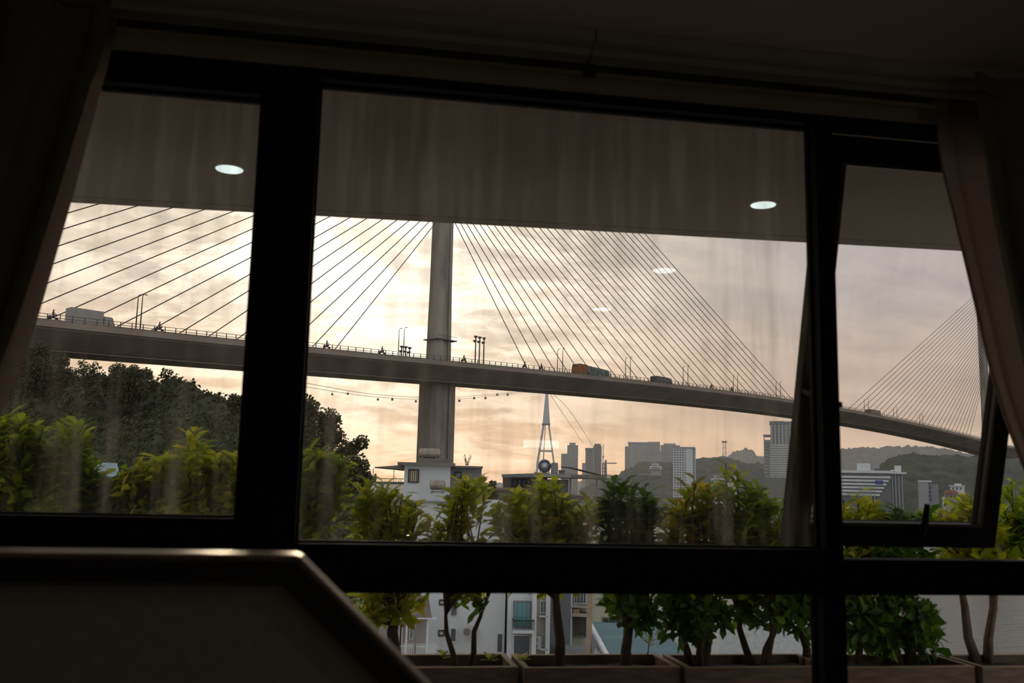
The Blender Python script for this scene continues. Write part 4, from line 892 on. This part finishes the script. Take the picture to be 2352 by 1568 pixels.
t = B('water_tank', 'round stainless water tank end on above the slab roof', 'water tank', 1250, 79, zz(1250, 1088, 79)); r = 15 / F * 79
MB().lathe([(r * .3, -.1), (r * .85, 0), (r, .15), (r, 1.6), (r * .85, 1.75), (r * .3, 1.85)], (0, 0, r + .12), 'y', 24).build('vessel', stainl, t.t, True); MB().lathe([(r * .2, -.16), (r * .26, -.12), (r * .26, -.08)], (0, 0, r + .12), 'y', 16).build('end_cap', fr_w, t.t)
MB().lathe([(r * .78, -.06), (r * .88, -.02), (r * .88, .05)], (0, 0, r + .12), 'y', 24).build('rim_band', M('blue_band', (.05, .07, .12)), t.t)
MB().box(-.4, -.3, .2, .3, 0, r * .5).box(.3, .4, .2, .3, 0, r * .5).box(-.4, -.3, 1.3, 1.4, 0, r * .5).box(.3, .4, 1.3, 1.4, 0, r * .5).build('stand', fr_w, t.t)
t = B('water_drum', 'grey upright water drum right of the round tank', 'water tank', 1273, 79, zz(1273, 1088, 79)); MB().lathe([(.28, 0), (.29, .02), (.29, .8), (.24, .86)], (0, 0, 0), 'z', 18).build('drum', M('grey_drum', (.20, .20, .20), .6), t.t); MB().lathe([(.26, .86), (.27, .89), (.1, .91)], n=18).build('lid', fr_g, t.t)
t = B('roof_cabin', 'small dark hut on the slab roof right of the drum', 'hut', 1290, 79, zz(1290, 1088, 79)); t.part('walls', pl_dark, 1283, 1081, 1297, None, 0, 1); t.part('roof', fr_g, 1281.5, 1079.5, 1298.5, 1081, -.1, 1.1)
t = B('awning_boom', 'long dark sloping pipe over the right end of the slab roof', 'pipe', 1340, 79, zz(1340, 1090, 79)); MB().tube([(t.x(1288), .5, t.z(1072.5, 1340)), (t.x(1312), .5, t.z(1075, 1340)), (t.x(1382), .5, t.z(1091, 1340) - .0)], [.03, .06, .09], 6).build('pipe', fr_b, t.t); MB().box(t.x(1378), t.x(1384), .4, .6, -.25, t.z(1090, 1340)).build('bracket', fr_b, t.t)
h = B('blue_roofed_house', 'house with pale blue grey roof glimpsed between the left shrubs', 'house', 235, 60); h.part('wall', pl_beige, 200, 1094, 268, None, 0, 6)
MB().prism([(h.x(196), -.8, h.z(1094, 235)), (h.x(272), -.8, h.z(1094, 235)), (h.x(266), 2.6, h.z(1063, 235)), (h.x(208), 2.6, h.z(1063, 235))], (0, .12, .06)).build('roof', bluer, h.t); h.window(222, 1104, 240, 1124, fr_w, win_d, 0, .08)
tree('small dark rounded roadside tree right of the white house', 1132, 1101, 70, [(0, 0, .35, .3), (-.1, 0, .7, .36), (.1, .1, 1.0, .38), (0, 0, 1.4, .4)], 2600, .09, .07, 71, group=None)

# --- cable car tower and ropeway
twm = M('tower_white_steel', (.50, .50, .50), .5, .05, .05)
def gondola_line():
    h = B('ropeway_tower', 'tall white A-shaped ropeway tower seen under the bridge deck', 'tower', 1254, 1250, WZ)
    def X(px): return h.x(px, 1000)
    def Zp(py): return h.z(py, 1254)
    def ring4(pa, pb, py, d=6): return [(X(pa), -d, Zp(py)), (X(pb), -d, Zp(py)), (X(pb), d, Zp(py)), (X(pa), d, Zp(py))]
    MB().loft([ring4(1245.5, 1263, 974, 5), ring4(1247.5, 1261, 950, 4.4), ring4(1250.2, 1258.4, 915, 3.2), ring4(1252, 1257, 893, 2.5)]).build('mast_head', twm, h.t)
    for a, b in (((1246, 1251), (1233.5, 1238.5)), ((1258, 1262), (1271, 1275))): MB().loft([ring4(b[0] - 3, b[1] - 3, 1120, 4), ring4(*b, 1062, 4), ring4(*a, 974, 3.6)][:3]).build('leg', twm, h.t)
    MB().loft([[(X(1243), 12, 0), (X(1247), 12, 0), (X(1247), 18, 0), (X(1243), 18, 0)], [(X(1251.5), 3, Zp(974)), (X(1253), 3, Zp(974)), (X(1253), 6, Zp(974)), (X(1251.5), 6, Zp(974))]]).build('leg', twm, h.t)
    h.part('crossbeam', twm, 1240, 1033.5, 1268, 1037.5, -3, 3); h.part('collar', fr_g, 1244.5, 973, 1264, 975.5, -6, 6)
    top = PD(1254, 897, 1250); cm = M('ropeway_steel', (.14, .12, .11), .6)
    def rope(label, pts, deps, r=.35):
        c = [PD(x, y, d) for (x, y), d in zip(pts, deps)]; o0 = c[0]; b = empty('ropeway_cable', o0); tag(b, label, 'cable', 'ropeway cables')
        P = []
        for i in range(len(c) - 1):
            p0, p1, p2, p3 = c[max(0, i - 1)], c[i], c[i + 1], c[min(len(c) - 1, i + 2)]
            for k in range(10):
                s = k / 10; P.append(.5 * ((2 * p1) + (p2 - p0) * s + (2 * p0 - 5 * p1 + 4 * p2 - p3) * s * s + (3 * p1 - p0 - 3 * p2 + p3) * s ** 3))
        P.append(c[-1]); MB().tube([p - o0 for p in P], r, 4).build('rope', cm, b)
    rope('upper thin ropeway cable sagging from the white tower to the left', [(560, 852), (700, 879), (860, 905), (1010, 913), (1120, 906), (1254, 894)], [520, 640, 800, 970, 1100, 1250], .22)
    rope('lower thin ropeway cable sagging from the white tower to the left', [(560, 868), (700, 888), (860, 911), (1010, 918), (1120, 910), (1253, 895)], [520, 640, 800, 970, 1100, 1250], .22)
    rope('left thin ropeway cable descending from the white tower to the right', [(1256, 893), (1290, 945), (1340, 1018)], [1250, 1500, 1900], .3)
    rope('right thin ropeway cable descending from the white tower to the right', [(1257, 893), (1310, 945), (1365, 1030)], [1250, 1500, 1900], .3)
    gm = M('gondola_shell', (.16, .13, .12), .5)
    for i, (px, py, dp) in enumerate(((763, 905, 690), (799, 904, 730), (868, 917, 810), (901, 917, 845), (955, 921, 905), (1055, 920, 1015), (1089, 914, 1060), (1115, 914, 1090), (1142, 906, 1120), (1166, 906, 1150))):
        p = PD(px, py, dp); g = empty('gondola', p, RHZ); r_ = 1.1 * dp / 900
        side = 'left' if px < 1000 else 'right'; n_ = ('first', 'second', 'third', 'fourth', 'fifth')[i if i < 5 else i - 5]
        tag(g, 'tiny cable car cabin %s of the pylon, %s from the left' % (side, n_), 'cable car cabin', 'cable car cabins')
        MB().lathe([(r_ * .5, -r_), (r_, -r_ * .6), (r_, r_ * .5), (r_ * .5, r_ * .9)], n=8).build('cabin', gm, g); MB().tube([(0, 0, r_ * .9), (0, 0, r_ * 2.4)], r_ * .14, 4).build('hanger', gm, g)
gondola_line()

# --- city across the bay
cw = (.40, .40, .40)
f_grid = facademat('grid_tower', (.62, .62, .61), (.085, .085, .095), 3.1, 2.95, .36, .42); f_slab = facademat('slab_block', (.27, .265, .26), (.12, .12, .125), 5.2, 4.4, .4, .35); f_dark = facademat('dark_block', (.17, .17, .17), (.07, .07, .075), 4.6, 4.4, .35, .4)
f_fins = facademat('finned_glass', (.36, .37, .38), (.11, .12, .13), 7.2, 400, .22, .001); plainc = M('city_concrete', (.33, .325, .32), .85, .08, .03); plaind = M('city_dark', (.13, .13, .135), .8, .1, .03); pale = M('city_white', (.64, .64, .63), .8, .06, .05)
def block(label, px, dep, parts, cat='tower block', name='tower_block', base=WZ, yaw=0.):
    h = B(name, label, cat, px, dep, base, yaw)
    for p in parts: h.part(*p)
    return h
block('pale twin tower right of the ropeway tower', 1308, 1900, [('left_wing', f_slab, 1289, 1041, 1304, None, 10, 70), ('right_wing', f_slab, 1303, 1022, 1328, None, 0, 60), ('crown', plainc, 1308, 1016, 1322, 1023, 5, 50)])
h = block('dark tower with white lined windows beside the crane', 1363, 1800, [('left_wing', f_dark, 1345, 1030, 1364, None, 0, 50), ('right_wing', plaind, 1363, 1024, 1382, None, 5, 50), ('roof_edge', plaind, 1344, 1028.5, 1365, 1031, -2, 50), ('crown', plaind, 1365, 1018.5, 1380, 1024.5, 8, 40)])
for i in range(11): h.part('white_window', pale, 1361.8, 1034 + i * 5, 1364.6, 1036 + i * 5, -2, 1)  # small white boxes lining the tower face
block('small pale far block left of the dark tower', 1341, 2200, [('wall', f_slab, 1337, 1064, 1346, None, 0, 40), ('roof', plainc, 1336.5, 1063, 1346.5, 1064.5, -2, 40)], 'building', 'city_block')
block('wide slab apartment block on the skyline', 1478, 2100, [('side_wing', f_slab, 1435, 1024, 1444, None, 15, 70), ('main_wing', f_slab, 1443, 1017, 1516, None, 0, 60), ('roof_edge', plainc, 1442, 1015, 1500, 1017.5, -2, 60), ('crown', plainc, 1488, 1014, 1516, 1017, 5, 50)])
block('stepped pale block right of the wide slab block', 1540, 2050, [('lower_wing', f_slab, 1500, 1036, 1530, None, -10, 40), ('main_wing', f_slab, 1517, 1022, 1562, None, 0, 60), ('roof_slab', plainc, 1524, 1018, 1552, 1022.5, -3, 50)])
h = block('white tower with a square window grid in front of the dark hill', 1571, 1150, [('window_front', f_grid, 1545, 1029, 1575, None, 0, 30), ('blank_wall', pale, 1574, 1028, 1591, None, 0, 31), ('side_wing', f_grid, 1590.5, 1029, 1598, None, 6, 36), ('roof_edge', plainc, 1548, 1026, 1597, 1029, -1, 31)])
h = block('tall finned glass tower behind the open sash stile', 1788, 1420, [('main_shaft', plainc, 1769, 972, 1828, None, 0, 40), ('left_wing', plainc, 1754, 1009, 1770, None, 3, 40), ('crown', plaind, 1767, 968, 1830, 973, -3, 42), ('wing_frame', plainc, 1752.5, 997, 1771, 1000, 1, 40), ('wing_frame', plainc, 1754, 1000, 1756, 1010, 1, 8), ('roof_plant', plaind, 1773, 966, 1800, 968.5, 5, 30)])
for i in range(22): h.part('floor_band', pale, 1768.5, 1022 + i * 5.2, 1828.5, 1023.6 + i * 5.2, -2, 1)
for i in range(7): h.part('fin', pale, 1771 + i * 8.5, 973, 1772.4 + i * 8.5, 1022, -2, 1)
for i in range(14): h.part('window_strip', plaind, 1756, 1014 + i * 8, 1768, 1019 + i * 8, 2, 4)
h.part('glass_skin', f_dark, 1769.5, 974, 1828, 1020, -.6, .2)
h = block('white low hotel with two storeys of dark windows below the hill', 1663, 1200, [('main_wing', pale, 1633, 1098, 1695, None, 0, 24), ('top_storey', pale, 1640, 1090, 1694, 1099, 3, 22), ('roof_edge', plainc, 1638, 1089, 1696, 1091, 1, 24)], 'hotel', 'hotel')
for px in (1646, 1653, 1662, 1671, 1680): h.part('window', plaind, px, 1094, px + 5, 1097, 2.4, 3.5)
for px in (1636, 1644, 1652, 1660, 1670, 1680, 1688): h.part('window', plaind, px, 1102, px + 4, 1106, -.5, .5)
h.part('chimney', pale, 1658, 1085, 1662, 1090, 8, 12)
h = block('white terraced villa high on the dark centre hill', 1507, 1400, [('lower_floor', plainc, 1494, 1077, 1519, 1092, 0, 16), ('middle_floor', pale, 1492, 1070, 1520, 1077.5, 3, 16), ('upper_floor', pale, 1497, 1064, 1513, 1070.5, 6, 16), ('balcony_slab', plainc, 1490, 1076.5, 1522, 1078, -3, 12)], 'villa', 'villa')
h.part('window', plaind, 1499, 1066.5, 1510, 1069, 5.5, 6.5); h.part('window', plaind, 1496, 1072.5, 1516, 1075, 2.5, 3.5); h.part('retaining_wall', plainc, 1465, 1087.5, 1494, 1089.5, 0, 4)
# hotel with white floor bands, right window
h = block('long white hotel with striped floor bands seen in the open sash', 2000, 800, [('main_wing', plaind, 1932, 1086, 2046, None, 1, 20), ('right_wing', plaind, 2045, 1088, 2074, None, 4, 20), ('roof_slab', pale, 1930, 1080, 2050, 1086, -.5, 21), ('roof_slab', pale, 2040, 1084, 2082, 1088.5, 1, 21), ('roof_tower', pale, 1968, 1063, 1999, 1081, 3, 14),
    ('roof_tower', plainc, 2000, 1062, 2020, 1075, 6, 14), ('roof_tower', pale, 2055, 1069, 2070, 1085, 6, 14), ('roof_ledge', pale, 2046, 1079, 2057, 1082, 5, 12)], 'hotel', 'hotel')
for i in range(6): h.part('floor_band', pale, 1932, 1093 + i * 8, 2046 - i * 5, 1097.5 + i * 8, -.2, 1.1)
for i in range(4): h.part('wing_pillar', plainc, 2048 + i * 7.5, 1088, 2050.5 + i * 7.5, None, 3.2, 4.1)
for i in range(6): h.part('lower_pillar', plainc, 1972 + i * 7, 1118, 1974 + i * 7, None, -.6, 1)
h.part('blue_sign', M('blue_panel', (.05, .06, .25), .5), 2010, 1103, 2028, 1112, -.6, -.2)
h = block('plain grey corner building right of the striped hotel', 2132, 640, [('front_wing', plainc, 2108, 1106, 2132, None, 0, 12), ('tall_wing', M('city_midgrey', (.25, .25, .25)), 2130, 1111, 2155, None, 1.5, 12), ('roof_edge', pale, 2108, 1103, 2140, 1106.5, -.3, 12)], 'building', 'city_block')
for i in range(4): h.part('window', plaind, 2134, 1118 + i * 9, 2140, 1122 + i * 9, 1.2, 1.6)
h = block('white villa with flat roof beside the red tiled house', 2197, 640, [('wall', pale, 2182, 1116, 2215, None, 0, 9), ('upper_storey', pale, 2192, 1110, 2208, 1117, 2, 8), ('roof_slab', pale, 2179, 1114, 2217, 1116.5, -.6, 9.6)], 'villa', 'villa')
for px in (2187, 2196, 2205): h.part('window', plaind, px, 1119, px + 4, 1124, -.2, .2)
h = block('red tiled house with pinkish walls in the open sash', 2182, 560, [('wall', M('pink_wall', (.42, .31, .27)), 2168, 1132, 2199, None, 0, 8), ('porch', pale, 2164, 1140, 2170, None, -1, 0)], 'house', 'tiled_house')
MB().loft([[(h.x(2164), -1, h.z(1133, 2182)), (h.x(2203), -1, h.z(1133, 2182)), (h.x(2203), 9, h.z(1133, 2182)), (h.x(2164), 9, h.z(1133, 2182))], [(h.x(2173), 2, h.z(1125, 2182)), (h.x(2195), 2, h.z(1125, 2182)), (h.x(2195), 6, h.z(1125, 2182)), (h.x(2173), 6, h.z(1125, 2182))]]).build('roof', M('red_tiles', (.28, .13, .10), .8, .2, .5), h.t)
for px in (2173, 2182, 2190): h.part('window', plaind, px, 1137, px + 4, 1143, -.15, .1)
# lattice mast and cranes
redw = M('mast_red', (.30, .10, .07), .6); h = B('lattice_mast', 'red and white lattice mast on the dark centre hill', 'mast', 1665, 1480, zz(1665, 1052, 1480))
for j in range(6):
    ya, yb = 1012 + j * 6.5, 1012 + (j + 1) * 6.5; m = MB(); w0, w1 = 2.0 + j * .12, 2.0 + (j + 1) * .12
    for sx in (-1, 1):
        for yy in (-1, 1): m.tube([(sx * w1, yy * w1, h.z(yb, 1665)), (sx * w0, yy * w0, h.z(ya, 1665))], .45, 4)
        m.tube([(-sx * w1, -w1, h.z(yb, 1665)), (sx * w0, -w0, h.z(ya, 1665))], .35, 4)
    m.build('lattice_section', redw if j % 2 == 0 else pale, h.t)
MB().box(-4, 4, -3, 3, h.z(1016, 1665), h.z(1013, 1665)).build('antenna_platform', redw, h.t)
h = B('tower_crane', 'tower crane with level jib right of the dark tower', 'crane', 1391, 1500, WZ); MB().box(-1.4, 1.4, -1.4, 1.4, 0, h.z(1056, 1391)).build('mast', plaind, h.t); m = MB().box(h.x(1383), h.x(1416), -.9, .9, h.z(1064.5, 1391), h.z(1062, 1391)); m.build('jib', plaind, h.t); MB().box(h.x(1383), h.x(1387), -1.4, 1.4, h.z(1069, 1391), h.z(1064, 1391)).build('counterweight', plaind, h.t)
h = B('construction_frame', 'unfinished dark frame building under the tower crane', 'construction', 1388, 1000, WZ)
for px in (1384, 1388.5, 1393): h.part('column', plaind, px - .8, 1066, px + .8, None, 0, 2)
for py in (1074, 1082, 1090, 1098): h.part('floor_plate', plaind, 1383, py, 1394, py + 1.5, -.5, 6)
h = B('thin_mast', 'thin dark mast standing right of the dark tower', 'mast', 1385, 1750, WZ); MB().tube([(0, 0, 0), (0, 0, h.z(1020, 1385))], [1.2, .5], 6).build('pole', plaind, h.t); MB().lathe([(1.6, 0), (1.8, 1), (1.0, 3)], (0, 0, h.z(1050, 1385)), 'z', 8).build('collar', plaind, h.t)
# things on the quay
pw = B('quay_wall', 'pale quay wall glimpsed through the lower shrub stems', 'wall', 1745, 60); pw.part('wall', M('quay_wall_render', (.42, .42, .41)), 1650, 1400, 1850, None, 0, .6); pw.part('coping', pl_white, 1648, 1396, 1852, 1400, -.1, .7)
mc = copy_tree(mc0); q = PD(1690, 1478, 46); mc.location = (q.x, q.y, GZ); mc.rotation_euler = (0, 0, RHZ + .4)
tag(mc, 'motorcycle parked on the quay behind the lower shrub stems', 'motorcycle')
if mc.get('group'): del mc['group']

# ================================================================== evening haze lying over the bay
HAZE = .00027
hm = bpy.data.materials.new('evening_haze'); hm.use_nodes = True; nt = hm.node_tree; nt.nodes.clear(); o = nt.nodes.new('ShaderNodeOutputMaterial'); v = nt.nodes.new('ShaderNodeVolumeScatter')
v.inputs['Color'].default_value = (.97, .96, .95, 1); v.inputs['Density'].default_value = HAZE; v.inputs['Anisotropy'].default_value = .2; nt.links.new(v.outputs[0], o.inputs['Volume'])
hz0 = MB().prism([tuple((EYE + RH * a + FH * b).to_2d()) + (WZ + .5,) for a, b in ((-900, 520), (900, 520), (2600, 3100), (-2600, 3100))], (0, 0, 260))
ho = hz0.build('haze', hm); tag(ho, 'thin evening haze lying over the far bay', 'haze', kind='stuff')
sc.cycles.volume_bounces = 0; sc.cycles.max_bounces = 7; sc.cycles.transparent_max_bounces = 20; sc.cycles.diffuse_bounces = 4; sc.cycles.adaptive_threshold = .015
sc.view_settings.view_transform = 'Standard'; sc.view_settings.look = 'None'; sc.view_settings.gamma = 1; sc.view_settings.use_curve_mapping = False
sc.view_settings.exposure = 0.55
